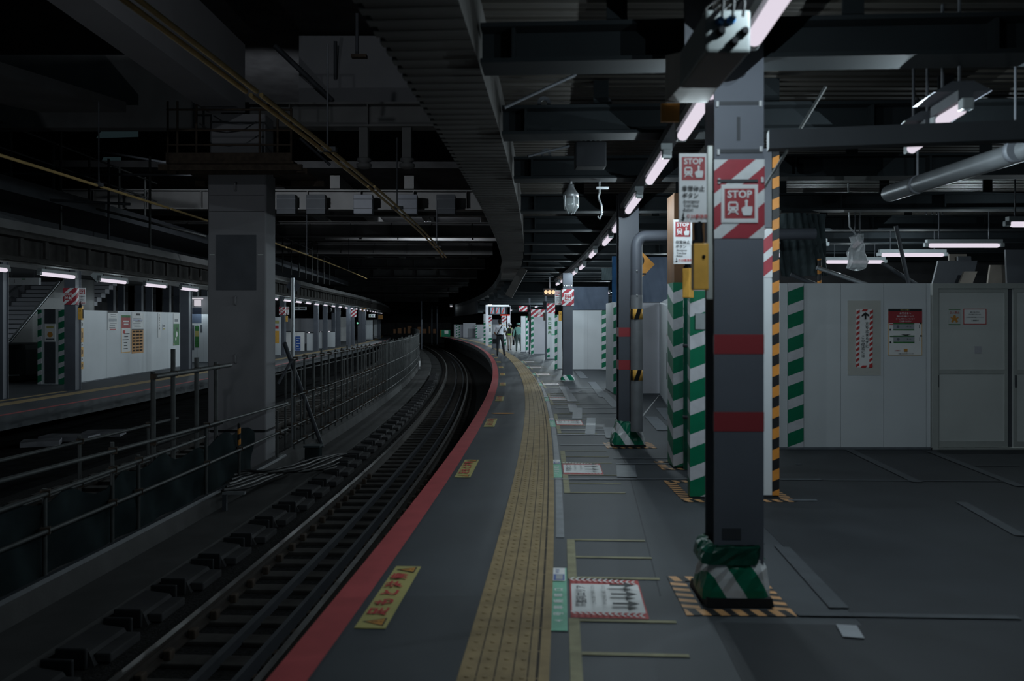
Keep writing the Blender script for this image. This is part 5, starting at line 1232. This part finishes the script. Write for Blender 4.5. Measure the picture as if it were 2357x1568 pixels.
# row of grey boxes on the second high beam
for i, px in enumerate((662, 730, 838, 940, 1027)):
    p = PX(px, 495, 25.05)
    t = thing('equipment_box', 'grey equipment box on the high beam over the tracks, ' + ORD[i].replace('nearest', 'from the left').replace('second from', 'second from'), 'box', p, 0, 'grey boxes on the high beam')
    mb = MB(); mb.bevbox((0, -.05, .3), (.56, .3, .58), .015); part(t, 'case', mb, M['beam_mid' if i not in (3, 2) else 'steel'])
    for z in (.16, .44): mb = MB(); mb.bb(-.29, .29, -.21, -.2, z, z + .02); part(t, 'strap', mb, M['steel_dark'])
    mb = MB(); mb.bb(-.1, .1, .1, .45, .3, .36); part(t, 'bracket', mb, M['steel_dark'])
for i, (px, lab) in enumerate(((838, 'left post with a ringed foot under the high beam'), (937, 'right post with a ringed foot under the high beam'))):
    p = PX(px, 388, 17.2); t = thing('hanging_post', lab, 'post', p, 0)
    mb = MB(); mb.bb(-.09, .09, -.1, .1, .2, 5.6 - p.z); part(t, 'stem', mb, M['beam_left'])
    mb = MB(); mb.lathe([(.1, .0), (.16, .03), (.16, .09), (.08, .12), (.15, .15), (.15, .2), (.09, .22)], (0, 0, 0), 16); part(t, 'ring_foot', mb, M['beam_left'])
for i, (a, b, q, r, lab) in enumerate((((632, 105), (765, 232), 18.0, .06, 'slanting dark pipe left of the pale upper panel'), ((772, 95), (772, 182), 18.05, .04, 'dark upright rod in front of the pale upper panel'), ((822, 30), (822, 130), 14, .03, 'dark upright rod with a tip plate by the soffit'),
                                      ((690, 318), (760, 380), 17, .03, 'thin slanting pipe beside the pillar head'), ((1160, 248), (1325, 172), 6.0, .012, 'thin brace rod between the first two deck beams'), ((1215, 360), (1310, 336), 8.2, .012, 'thin brace rod between the next deck beams'))):
    strut('overhead_pipe', [PX(*a, q), PX(*b, q + .3)], r, 'steel_dark', lab, 'pipe')
mb = MB(); mb.box(((PX(1188, 620, 23.5).x), 23.6, PX(1188, 650, 23.5).z), (.22, .3, .9), 0, None, 0, .5); solo('hanging_strut', mb, M['soffit'], 'pale slanting strut hanging at the far end of the canopy edge', 'strut')
p = PX(827, 130, 14.15); solo('tip_plate', MB().box(p, (.26, .12, .05), 0), M['rust'], 'small brown plate at the foot of an overhead rod', 'plate')
# gallery railings and pipes above the far canopy
for i, (q0, q1, u, z) in enumerate(((12, 24, -9.6, 4.5), (26, 46, -8.4, 4.5))):
    t = thing('gallery_railing', 'dark pipe railing above the far canopy, ' + ('left of the pillar', 'right of the pillar')[i], 'railing', C(q0, u, z), 0)
    q = q0
    while q <= q1: p = C(q, u); mb = MB(); mb.tube([(p.x, p.y, z - (.0 if i == 0 else .9)), (p.x, p.y, z + 1.1)], .03, 6); part(t, 'post', mb, M['pipe'], world=True); q += 1.6
    for dz in (.55, 1.05): mb = MB(); mb.tube([C(q0 + (q1 - q0) * k / 10, u, z + dz) for k in range(11)], .025, 6); part(t, 'rail', mb, M['pipe'], world=True)
for i, (a, b, q) in enumerate((((10, 400), (475, 403), 19), ((60, 440), (475, 545), 20), ((0, 455), (300, 470), 18), ((345, 360), (345, 574), 19.5), ((250, 365), (250, 578), 20), ((140, 300), (140, 545), 18.5), ((120, 330), (475, 390), 21))):
    strut('overhead_pipe', [PX(*a, q), PX(*b, q + .4)], .03, 'pipe' if i % 2 else 'steel_dark', 'thin scaffold pipe in the dark roof left of the pillar, ' + ('long level one', 'long sloping one', 'low level one', 'upright near the pillar', 'middle upright', 'left upright', 'upper sloping one')[i], 'pipe')
# ------------------------------------------------------------------ fittings under the deck on the right
p = PX(1652, 218, 4.3)
t = thing('equipment_cabinet', 'grey hanging cabinet with round black connectors above the nearest column', 'cabinet', (.82, 3.85, 2.66), 0)
mb = MB(); mb.hexa([(-.07, -.13, -.055), (.1, -.13, -.055), (.25, .72, .1), (.02, .72, .1), (-.07, -.13, .1), (.1, -.13, .1), (.25, .72, .36), (.02, .72, .36)]); part(t, 'case', mb, M['wood'])
mb = MB(); mb.bevbox((.015, -.38, .02), (.175, .5, .165), .012); part(t, 'terminal_box', mb, M['cabinet_dim'])
for x, z in ((-.035, .055), (.01, .06), (-.03, .015), (.06, .015), (.02, -.025)):
    mb = MB(); mb.lathe([(.017, 0), (.017, .012), (.012, .016), (.012, .03)], (x + .015, -.63, z), 12, None, Matrix.Rotation(math.pi / 2, 4, 'X')); part(t, 'connector', mb, M['black' if z < .05 else 'tarp_blue'])
for k in range(3):
    x = -.035 + k * .04; mb = MB(); mb.tube([(x + .015, -.67, .06), (x + .015, -.69, .1), (x + .02, -.66, .15), (x + .02, -.4, .2), (.03, 0, .2)], .006, 6); part(t, 'cable', mb, M['rubber'])
mb = MB(); mb.bb(.06, .2, .4, .42, .25, .85); part(t, 'hanger', mb, M['steel_dark'])
mb = MB(); mb.bb(.0, .1, .73, .76, -.0, .1); part(t, 'orange_trim', mb, M['orange'])
bulbless = None
p = PX(1314, 490, 8.8)
t = thing('bell_lamp', 'unlit glass bell lamp in a metal cap hanging from a deck beam', 'lamp', p, 0)
mb = MB(); mb.lathe([(.03, 0), (.065, .03), (.075, .08), (.075, .16)], (0, 0, 0), 18); part(t, 'glass_bell', mb, M['glass'])
mb = MB(); mb.lathe([(.08, .15), (.08, .2), (.05, .24), (.03, .28), (.03, .3)], (0, 0, 0), 18); part(t, 'cap', mb, M['galv'])
mb = MB(); mb.tube([(0, 0, .29), (0, 0, 3.06 - p.z)], .014, 8); part(t, 'stem', mb, M['galv'])
for a in range(5): mb = MB(); mb.tube([(.079 * math.cos(a * 1.257), .079 * math.sin(a * 1.257), .18), (.08 * math.cos(a * 1.257), .08 * math.sin(a * 1.257), .07), (.03 * math.cos(a * 1.257), .03 * math.sin(a * 1.257), -.01)], .005, 5); part(t, 'guard_wire', mb, M['galv'])
p = PX(1380, 505, 8.8)
t = thing('hanging_hook', 'grey cable hook hanging beside the bell lamp', 'hook', p, 0)
mb = MB(); mb.tube([(0, 0, 3.06 - p.z), (0, 0, .28), (-.012, 0, .24), (0, 0, .2), (.02, 0, .15), (.02, 0, .05), (0, 0, 0), (-.02, 0, .03)], .01, 8); part(t, 'hook', mb, M['galv'])
mb = MB(); mb.box((.03, 0, .33), (.13, .05, .02)); part(t, 'bracket', mb, M['galv'])
p = PX(1358, 390, 7.4)
t = thing('speaker_box', 'dark square box with pale clips under the deck', 'box', p, 0)
mb = MB(); mb.bevbox((0, 0, .12), (.27, .2, .22), .012); part(t, 'case', mb, M['black'])
for k in range(5): mb = MB(); mb.bevbox((-.085 + k * .042, -.09, .25), (.022, .02, .03), .004); part(t, 'clip', mb, M['galv'])
mb = MB(); mb.tube([(0, 0, .23), (0, 0, 3.5 - p.z)], .014, 6); part(t, 'hanger', mb, M['steel_dark'])
for i, (px, py, q, lab) in enumerate(((1252, 266, 6.78, 'steel lifting ring on the second deck beam, left one'), (1392, 266, 6.78, 'steel lifting ring on the second deck beam, right one'), (1257, 376, 8.8, 'steel lifting ring on the third deck beam'))):
    p = PX(px, 745, q); t = thing('lifting_ring', lab, 'ring', (p.x, q, 3.28), 0); mb = MB(); n = 20
    for k in range(n + 1):
        a0 = -.6 + (math.pi + 1.2) * k / n
    pts_o = [(.055 * math.cos(-.5 + (math.pi + 1) * k / n), .055 * math.sin(-.5 + (math.pi + 1) * k / n) + .06) for k in range(n + 1)]; pts_i = [(x * .45, .06 + (z - .06) * .45) for x, z in pts_o]
    for k in range(n):
        mb.hexa([(pts_i[k][0], -.012, pts_i[k][1]), (pts_o[k][0], -.012, pts_o[k][1]), (pts_o[k][0], .012, pts_o[k][1]), (pts_i[k][0], .012, pts_i[k][1]), (pts_i[k + 1][0], -.012, pts_i[k + 1][1]), (pts_o[k + 1][0], -.012, pts_o[k + 1][1]), (pts_o[k + 1][0], .012, pts_o[k + 1][1]), (pts_i[k + 1][0], .012, pts_i[k + 1][1])])
    mb.bb(-.06, .06, -.012, .012, 0, .04); part(t, 'ring', mb, M['steel_dark'])
# triple warm lamp
p = PX(1265, 682, 26.8)
t = thing('triple_lamp', 'three glowing warm lamps in a dark case hanging over the platform', 'lamp', p, 0)
mb = MB(); mb.bevbox((0, 0, .13), (.42, .14, .24), .02); part(t, 'case', mb, M['black'])
for x in (-.12, 0, .12): mb = MB(); mb.ball((x, -.08, .13), .055, None, 12, (1, .5, 1.2)); part(t, 'lamp_lens', mb, M['warm'])
mb = MB(); mb.tube([(0, 0, .25), (0, 0, 3.06 - p.z)], .025, 8); part(t, 'stem', mb, M['steel_dark'])
l = bpy.data.lights.new('lamp_light', 'POINT'); l.energy = 4; l.color = (1, .6, .35); l.shadow_soft_size = 0; lo = bpy.data.objects.new('lamp_light', l); COL.objects.link(lo); lo.parent = t; lo.location = (0, -.18, .13)
# bars, rods and the duct on the right
mb = MB(); a = PX(1762, 325, 5.0); b = PX(2460, 298, 4.7)
solo('square_crossbar', MB().box(((a.x + b.x) / 2, 4.85, a.z), (b.x - a.x, .11, .11), math.atan2(-.3, b.x - a.x)), M['beam_mid'], 'grey square crossbar running right from the nearest column', 'bar')
strut('brace_rod', [PX(1900, 200, 5.0), PX(1730, 480, 4.905)], .009, 'pipe', 'thin pale rod slanting down to the nearest column', 'rod')
t = thing('round_duct', 'dull silver round duct under the roof at the right', 'duct', (3.5, 6.6, 2.62), 0)
mb = MB(); mb.tube([(-.02, 1.1, .13), (.06, -1.2, .13), (.1, -3.0, .13)], .075, 20); part(t, 'tube', mb, M['duct'])
for y in (.6, -.8): mb = MB(); mb.lathe([(.08, -.03), (.08, .03)], (.0, y, .13), 20, None, Matrix.Rotation(math.pi / 2, 4, 'X')); c = part(t, 'clamp', mb, M['steel_dark']); mb = MB(); mb.tube([(0, y, .2), (0, y, .88)], .01, 6); part(c, 'hanger', mb, M['steel_dark'])
# things over the hoarding on the right
p = PX(1972, 622, 11.6)
t = thing('plastic_bag', 'translucent white plastic bag hanging over the boarded room', 'bag', p, 0)
vs = []; fs = []; rr = random.Random(3); n = 14
for l_, (z, rx) in enumerate(((0, .05), (.03, .12), (.12, .14), (.25, .11), (.36, .09), (.46, .07), (.5, .02))):
    for k in range(n):
        a_ = 2 * math.pi * k / n; r = rx * (1 + rr.uniform(-.18, .18)); vs.append((r * math.cos(a_) + .02 * l_ * (-1) ** l_ * .3, r * .7 * math.sin(a_), z + rr.uniform(-.01, .01)))
for l_ in range(6):
    for k in range(n): fs.append((l_ * n + k, l_ * n + (k + 1) % n, (l_ + 1) * n + (k + 1) % n, (l_ + 1) * n + k))
mb = MB(); mb.add(vs, fs + [tuple(range(n))[::-1]], None, False); part(t, 'bag', mb, M['plastic'])
mb = MB(); mb.tube([(0, 0, .48), (-.1, 0, .6), (-.12, 0, 3.5 - p.z)], .012, 6); part(t, 'cord', mb, M['galv'])
tarp(1800, 1905, 491, 636, 11.42, 'net_dark', 'dark sagging netting behind the hazard strip, above the hoarding', 6, .12)
for i, (a, b, q, m, lab) in enumerate((((1880, 616), (1985, 652), 11, 'galv', 'bright slanting pipe above the hoarding'), ((2062, 520), (2092, 655), 11.4, 'steel_dark', 'dark slanting brace in front of the tube lamps'), ((1886, 596), (1886, 652), 11.2, 'hazard', 'short striped upright pole above the hoarding'), ((1820, 632), (1870, 652), 11.3, 'steel_dark', 'short dark slanting pipe above the hoarding'), ((2030, 606), (2085, 640), 11.5, 'steel_dark', 'thin dark pipe crossing under the tube lamps'))):
    A, B = PX(*a, q), PX(*b, q); strut('scaffold_pipe', [A, B, A + (B - A) * (A.z - .01) / (A.z - B.z)], .028, m, lab, 'pipe')
for i, (px0, px1, py0, q, sl) in enumerate(((2100, 2190, 600, 12.0, 60), (2175, 2215, 585, 12.2, 10), (2210, 2240, 590, 12.1, -5), (2240, 2300, 610, 12.3, 40), (2310, 2357, 575, 12.0, 5), (2130, 2160, 625, 11.8, 90))):
    b0, b1 = PX(px0, 745, q), PX(px1, 745, q); zt_ = EYE + (HOR - py0) * q / F; sx = sl * q / F
    mb = MB(); mb.hexa([(b0.x - sx, q - .3, 0), (b1.x - sx, q - .3, 0), (b1.x - sx, q - .26, 0), (b0.x - sx, q - .26, 0), (b0.x + sx, q, zt_), (b1.x + sx, q, zt_), (b1.x + sx, q + .04, zt_), (b0.x + sx, q + .04, zt_)])
    solo('leaning_board', mb, M['wood' if i % 2 else 'steel_dark'], 'dim board leaning behind the sliding door wall, ' + ('first', 'second', 'third', 'fourth', 'fifth', 'slanted sixth')[i] + ' from the hoarding', 'board', 'boards leaning behind the wall')
solo('storage_rack', MB().bb(4.0, 8.5, 13.4, 13.9, 0, 2.15), M['steel_dark'], 'dark mass of stacked material behind the white hoarding', 'stack')

# ------------------------------------------------------------------ lit stand with three screens in the distance
Yk = 58.0
def kx(px): return hx(px, Yk)
def kz(py): return EYE + (HOR - py) * Yk / F
t = thing('screen_gantry', 'bright gantry with three picture screens beyond the people', 'gantry', (kx(1147), Yk, 0), 0); ox = kx(1147)
mb = MB(); mb.bb(kx(1118) - ox, kx(1172) - ox, -.1, .3, kz(706), kz(702)); part(t, 'top_bar', mb, M['white'])
mb = MB(); mb.bb(kx(1124) - ox, kx(1174) - ox, .0, .15, kz(725), kz(706)); part(t, 'case', mb, M['black'])
for k, px in enumerate((1133.5, 1145.5, 1158.5)):
    mb = MB(); x = kx(px) - ox; mb.bb(x - .14, x + .14, -.03, .0, kz(722.5), kz(707.5))
    mb.print2d([('p', [(x - .12, kz(722)), (x - .06, kz(722)), (x + .1, kz(708)), (x + .04, kz(708))], M['screenred'])], -.03); part(t, 'screen', mb, M['screen'])
mb = MB(); mb.bb(kx(1152) - ox, kx(1173) - ox, -.05, .0, kz(727), kz(724)); part(t, 'red_led_strip', mb, M['screenred'])
for px in (1121, 1171.5):
    mb = MB(); x = kx(px) - ox; mb.bb(x - .1, x + .1, .0, .2, 0, kz(704)); part(t, 'upright', mb, M['hoard_grey'])
l = bpy.data.lights.new('screen_light', 'POINT'); l.energy = 40; l.color = LAMP_COL; l.shadow_soft_size = 0; lo = bpy.data.objects.new('screen_light', l); COL.objects.link(lo); lo.parent = t; lo.location = (0, -.6, kz(730))
for i, (px0, px1, py, lab) in enumerate(((1149, 1162, 693.5, 'bright wide lamp above the screen gantry'), (1168, 1178, 695, 'bright boxy lamp at the right end above the screen gantry'), (1122, 1132, 700, 'pale lamp at the left end above the screen gantry'), (1036, 1041, 705, 'tiny far lamp left of the screen gantry'), (1088, 1098, 714, 'cluster of tiny far lamps in the dark'))):
    Yl = 56 if i < 3 else 85; a, b = hx(px0, Yl), hx(px1, Yl); z = EYE + (HOR - py) * Yl / F
    t = thing('far_lamp', lab, 'lamp', ((a + b) / 2, Yl, z - .1), 0)
    mb = MB(); mb.bevbox((0, 0, .1), (b - a, .4, .2 if i < 3 else .12), .04); part(t, 'diffuser', mb, M['sill_light' if i != 2 else 'hoard'])
    mb = MB(); mb.box((0, 0, .24), (b - a + .1, .5, .06)); part(t, 'housing', mb, M['steel_dark']); mb = MB(); mb.tube([(0, 0, .26), (0, 0, 3.3 - z + .1)], .02, 6); part(t, 'hanger', mb, M['steel_dark'])
    bulb(t, 0, -.3, -.05, 25 if i < 2 else 12)
for i, (px0, px1, pb, lab) in enumerate(((1113, 1119, 790, 'slim green striped pillar left of the white shirted man'), (1124, 1132, 792, 'white pillar with a notice and striped top left of the white shirted man'), (1155, 1165, 795, 'white pillar with a striped top between the two workers'))):
    Y = F * EYE / (pb - HOR); a, b = hx(px0, Y), hx(px1, Y)
    t = thing('wrapped_pillar', lab, 'pillar', ((a + b) / 2, Y, 0), 0); w2 = (b - a) / 2
    mb = MB(); mb.bb(-w2, w2, 0, .3, 0, 2.3); part(t, 'casing', mb, M['hoard'])
    mb = MB(); mb.bb(-w2, w2, -.012, 0, .02, .45 if i else 1.75); part(t, 'green_wrap', mb, M['greenwhite'])
    if i:
        mb = MB(); mb.bb(-w2 - .02, w2 + .02, -.015, 0, 1.65, 2.05); part(t, 'striped_panel', mb, M['stred_small'])
        mb = MB(); mb.bb(-w2 * .8, w2 * .8, -.012, 0, .7, 1.5); mb.print2d([('c', 0, 1.4, .06, M['amber']), ('r', -.06, .9, .06, 1.2, M['tape'])], -.012); part(t, 'notice', mb, M['paper'])
    else: mb = MB(); mb.bb(w2, w2 + .12, 0, .02, .9, 1.4); part(t, 'blue_board', mb, M['tarp_blue'])
t = thing('vending_cabinet', 'dark cabinet with a lit front behind the white shirted man', 'cabinet', (hx(1141, 52), 52, 0), 0)
mb = MB(); mb.bevbox((0, .3, .9), (.5, .6, 1.8), .03); part(t, 'body', mb, M['steel']); mb = MB(); mb.bb(-.2, .2, -.02, 0, .9, 1.5); part(t, 'panel', mb, M['tape_pale']); mb = MB(); mb.bb(-.18, .18, -.03, 0, .3, .6); part(t, 'flap', mb, M['black'])

# ------------------------------------------------------------------ people
def skin_mesh(joints, edges, radii, root=0, sub=2):
    me = bpy.data.meshes.new('body'); me.from_pydata(joints, edges, []); o = bpy.data.objects.new('body', me); COL.objects.link(o)
    md = o.modifiers.new('skin', 'SKIN'); md.use_smooth_shade = True
    for i, r in enumerate(radii):
        me.skin_vertices[0].data[i].radius = r if isinstance(r, tuple) else (r, r)
    me.skin_vertices[0].data[root].use_root = True
    s_ = o.modifiers.new('sub', 'SUBSURF'); s_.levels = sub; s_.render_levels = sub
    dg = bpy.context.evaluated_depsgraph_get(); ev = o.evaluated_get(dg); m2 = bpy.data.meshes.new_from_object(ev)
    vs = [tuple(v.co) for v in m2.vertices]; fs = [tuple(p.vertices) for p in m2.polygons]
    bpy.data.objects.remove(o); bpy.data.meshes.remove(m2); return vs, fs
def person(name, label, loc, rz, H, pose, cloth, hair=True):
    """figure of height 1.7 built facing +y, scaled to H; pose: joint overrides"""
    J = dict(pelvis=(0, 0, .94), waist=(0, .01, 1.08), chest=(0, .0, 1.27), neck0=(0, -.01, 1.41), neck=(0, .0, 1.47), head=(0, .02, 1.57), crown=(0, .01, 1.64),
             shl=(-.17, 0, 1.38), ell=(-.24, -.03, 1.12), wrl=(-.25, .05, .89), shr=(.17, 0, 1.38), elr=(.24, -.03, 1.12), wrr=(.25, .05, .89),
             hil=(-.09, 0, .88), knl=(-.1, .03, .48), anl=(-.1, -.02, .085), tol=(-.11, .14, .035), hel=(-.1, -.06, .04),
             hir=(.09, 0, .88), knr=(.1, .03, .48), anr=(.1, -.02, .085), tor=(.11, .14, .035), her=(.1, -.06, .04))
    J.update(pose); k = list(J); ix = {n: i for i, n in enumerate(k)}
    E = [('pelvis', 'waist'), ('waist', 'chest'), ('chest', 'neck0'), ('neck0', 'neck'), ('neck', 'head'), ('head', 'crown'), ('chest', 'shl'), ('shl', 'ell'), ('ell', 'wrl'), ('chest', 'shr'), ('shr', 'elr'), ('elr', 'wrr'),
         ('pelvis', 'hil'), ('hil', 'knl'), ('knl', 'anl'), ('anl', 'tol'), ('anl', 'hel'), ('pelvis', 'hir'), ('hir', 'knr'), ('knr', 'anr'), ('anr', 'tor'), ('anr', 'her')]
    Rd = dict(pelvis=(.16, .115), waist=(.145, .11), chest=(.165, .12), neck0=.075, neck=.058, head=(.082, .1), crown=(.07, .085), shl=.075, ell=.048, wrl=.034, shr=.075, elr=.048, wrr=.034,
              hil=.098, knl=.066, anl=.045, tol=.034, hel=.035, hir=.098, knr=.066, anr=.045, tor=.034, her=.035)
    vs, fs = skin_mesh([J[n] for n in k], [(ix[a], ix[b]) for a, b in E], [Rd[n] for n in k], 0)
    S = H / 1.7; t = thing(name, label, 'person', loc, rz)
    mb = MB()
    segs = {'shirt': [('waist', 'chest'), ('chest', 'neck0'), ('shl', 'ell'), ('shr', 'elr'), ('chest', 'shl'), ('chest', 'shr'), ('waist', 'waist')] + ([('ell', 'wrl'), ('elr', 'wrr')] if cloth.get('long') else []), 'trousers': [('pelvis', 'pelvis'), ('hil', 'knl'), ('knl', 'anl'), ('hir', 'knr'), ('knr', 'anr')],
            'shoes': [('anl', 'tol'), ('anr', 'tor'), ('hel', 'hel'), ('her', 'her')], 'skin': [('neck', 'crown')] + ([] if cloth.get('long') else [('ell', 'wrl'), ('elr', 'wrr')])}
    segs = {c: [(Vector(J[a]), Vector(J[b])) for a, b in l_] for c, l_ in segs.items()}
    def near(p):
        best = None
        for c, l_ in segs.items():
            for a, b in l_:
                d = b - a; f = max(0, min(1, (p - a).dot(d) / d.length_squared)) if d.length > 1e-6 else 0
                dist = (p - (a + d * f)).length
                if best is None or dist < best[0]: best = (dist, c)
        return best[1]
    groups = {}
    for f in fs:
        c = Vector((0, 0, 0))
        for i in f: c += Vector(vs[i])
        groups.setdefault(near(c / len(f)), []).append(f)
    sv = [tuple(x * S for x in v) for v in vs]; o = len(mb.v)
    first = True
    for c, l_ in groups.items():
        if first: mb.add(sv, l_, M[cloth[c]], True); first = False
        else:
            for f in l_: mb.f.append(list(f)); mb.fm.append(M[cloth[c]]); mb.smooth.append(True)
    # hands: palm with four unequal curled fingers and a thumb, rooted in the wrist
    for s_, w_, e_ in ((-1, 'wrl', 'ell'), (1, 'wrr', 'elr')):
        W_ = Vector(J[w_]); d = (W_ - Vector(J[e_])).normalized(); side = Vector((0, 1, 0)) - d * d.y; side.normalize(); nrm = d.cross(side).normalized() * s_
        if nrm.x * s_ > 0: nrm = -nrm
        js = [W_, W_ + d * .05]; es = [(0, 1)]; rs = [.03, .03]
        for fi, (off, L) in enumerate(((.03, .07), (.01, .08), (-.01, .074), (-.03, .058))):
            b0 = len(js); js += [W_ + d * .085 + side * off, W_ + d * (.085 + L * .55) + side * off + nrm * .012, W_ + d * (.085 + L * .9) + side * off + nrm * .035]
            es += [(1, b0), (b0, b0 + 1), (b0 + 1, b0 + 2)]; rs += [.0105, .009, .0075]
        b0 = len(js); js += [W_ + d * .05 + side * .042 + nrm * .01, W_ + d * .085 + side * .058 + nrm * .025]; es += [(1, b0), (b0, b0 + 1)]; rs += [.011, .009]
        hv, hf = skin_mesh([tuple(j) for j in js], es, rs, 0, 1); mb.add([tuple(x * S for x in v) for v in hv], hf, M['skin'], True)
    # face and ears
    hd = Vector(J['head']); fy = .11
    mb.ball(tuple((hd + Vector((0, fy + .0, -.02))) * S), .017 * S, M['skin'], 8, (.8, 1.3, 1.4))
    for sx in (-1, 1):
        mb.ball(tuple((hd + Vector((sx * .033, fy - .012, .012))) * S), .011 * S, M['ink'], 8); mb.ball(tuple((hd + Vector((sx * .088, .0, -.005))) * S), .026 * S, M['skin'], 8, (.4, .8, 1.2))
    mb.ball(tuple((hd + Vector((0, fy - .014, -.062))) * S), .02 * S, M['inkred'], 8, (1.2, .4, .35))
    part(t, 'body', mb)
    if hair:
        m2 = MB(); m2.ball(tuple((hd + Vector((0, -.018, .055))) * S), .108 * S, None, 14, (.92, 1.05, .85)); m2.ball(tuple((hd + Vector((0, -.055, -.01))) * S), .085 * S, None, 12, (.95, .7, .95)); part(t, 'hair', m2, M['hair'])
    return t, S, J
gp = lambda px, py: Vector((G(px, py).x, G(px, py).y, 0))
loc1 = gp(1151, 820)
t, S, J = person('person', 'man in white shirt and black trousers seen from behind, bag strap across his back', loc1, .05, 1.74,
    dict(shl=(-.19, 0, 1.38), ell=(-.27, .02, 1.14), wrl=(-.2, .16, 1.0), shr=(.19, 0, 1.38), elr=(.3, .06, 1.2), wrr=(.26, .28, 1.16), knl=(-.11, .02, .48), anl=(-.12, -.05, .085), tol=(-.13, .1, .035), hel=(-.12, -.09, .04), knr=(.15, .05, .48), anr=(.2, .06, .085), tor=(.27, .18, .035), her=(.19, .02, .04)),
    dict(shirt='shirt_white', trousers='trouser_black', shoes='black', skin='skin'))
mb = MB(); mb.tube([(-.17 * S, -.13 * S, 1.0 * S), (-.05 * S, -.145 * S, 1.2 * S), (.06 * S, -.125 * S, 1.36 * S), (.1 * S, -.04 * S, 1.45 * S), (.1 * S, .06 * S, 1.42 * S), (0, .14 * S, 1.22 * S)], .018 * S, 6); part(t, 'bag_strap', mb, M['black'])
mb = MB(); mb.tube([(-.165 * S, 0, .985 * S), (-.1 * S, -.118 * S, .985 * S), (.1 * S, -.118 * S, .985 * S), (.165 * S, 0, .985 * S), (.1 * S, .118 * S, .985 * S), (-.1 * S, .118 * S, .985 * S), (-.165 * S, 0, .985 * S)], .018 * S, 6); part(t, 'belt', mb, M['black'])
loc2 = gp(1173, 808)
t, S, J = person('person', 'worker in a white helmet, lime safety vest and beige trousers', loc2, -.1, 1.55,
    dict(knl=(-.09, .1, .5), anl=(-.09, .12, .085), tol=(-.09, .28, .035), hel=(-.09, .07, .04), knr=(.09, .0, .48), anr=(.09, -.16, .12), tor=(.09, -.02, .035), her=(.09, -.2, .1), ell=(-.26, -.06, 1.13), wrl=(-.22, .1, .95), elr=(.26, -.06, 1.13), wrr=(.24, .08, .92)),
    dict(shirt='shirt_grey', trousers='trouser_beige', shoes='black', skin='skin', long=True))
mb = MB(); mb.lathe([(.125 * S, 0), (.13 * S, .015 * S), (.118 * S, .03 * S), (.115 * S, .07 * S), (.09 * S, .12 * S), (.04 * S, .145 * S), (0, .148 * S)], (0, .015 * S, 1.6 * S), 16); mb.bb(-.07 * S, .07 * S, .1 * S, .17 * S, 1.6 * S, 1.612 * S); part(t, 'helmet', mb, M['white'])
mb = MB()
for sx in (-1, 1):
    mb.hexa([(sx * .04 * S - .025 * S, -.155 * S, .98 * S), (sx * .04 * S + .025 * S, -.155 * S, .98 * S), (sx * .04 * S + .025 * S, -.14 * S, .98 * S), (sx * .04 * S - .025 * S, -.14 * S, .98 * S), (sx * .12 * S - .03 * S, -.1 * S, 1.44 * S), (sx * .12 * S + .03 * S, -.1 * S, 1.44 * S), (sx * .12 * S + .03 * S, -.085 * S, 1.44 * S), (sx * .12 * S - .03 * S, -.085 * S, 1.44 * S)])
mb.bb(-.16 * S, .16 * S, -.16 * S, -.145 * S, 1.02 * S, 1.08 * S); part(t, 'safety_vest', mb, M['hivis'], label='lime reflective vest straps')
mb = MB(); mb.hexa([(-.12 * S, -.15 * S, 1.0 * S), (.12 * S, -.15 * S, 1.0 * S), (.12 * S, .02, 1.0 * S), (-.12 * S, .02, 1.0 * S), (-.1 * S, -.135 * S, 1.4 * S), (.1 * S, -.135 * S, 1.4 * S), (.1 * S, .02, 1.42 * S), (-.1 * S, .02, 1.42 * S)]); part(t, 'vest_back', mb, M['trouser_black'])
loc3 = gp(1193, 810)
t, S, J = person('person', 'worker in a green shirt and cap carrying a dark bag', loc3, .0, 1.6,
    dict(ell=(-.27, -.0, 1.12), wrl=(-.28, .05, .88), elr=(.27, -.03, 1.12), wrr=(.3, .05, .88), anl=(-.11, .02, .085), tol=(-.11, .17, .035), hel=(-.11, -.02, .04), knr=(.13, .03, .48), anr=(.17, -.02, .085), tor=(.2, .13, .035), her=(.16, -.06, .04)),
    dict(shirt='shirt_green', trousers='trouser_grey', shoes='black', skin='skin', long=True))
mb = MB(); mb.lathe([(.112 * S, 0), (.114 * S, .05 * S), (.1 * S, .095 * S), (.03 * S, .11 * S)], (0, .0, 1.585 * S), 14); mb.bb(-.07 * S, .07 * S, .09 * S, .18 * S, 1.595 * S, 1.607 * S); part(t, 'cap', mb, M['shirt_green'])
hp = Vector(J['wrl']) * S + Vector((-.0, .02, -.12 * S))
t = thing('hand_bag', 'dark bag hanging from the hand of the worker in green', 'bag', (loc3.x + hp.x, loc3.y + hp.y, hp.z - .36), 0)
mb = MB(); mb.bevbox((0, 0, .14), (.12, .3, .28), .03); part(t, 'body', mb, M['black']); mb = MB(); mb.tube([(0, -.09, .27), (0, -.06, .35), (0, .06, .35), (0, .09, .27)], .012, 6); part(t, 'handle', mb, M['rubber'])
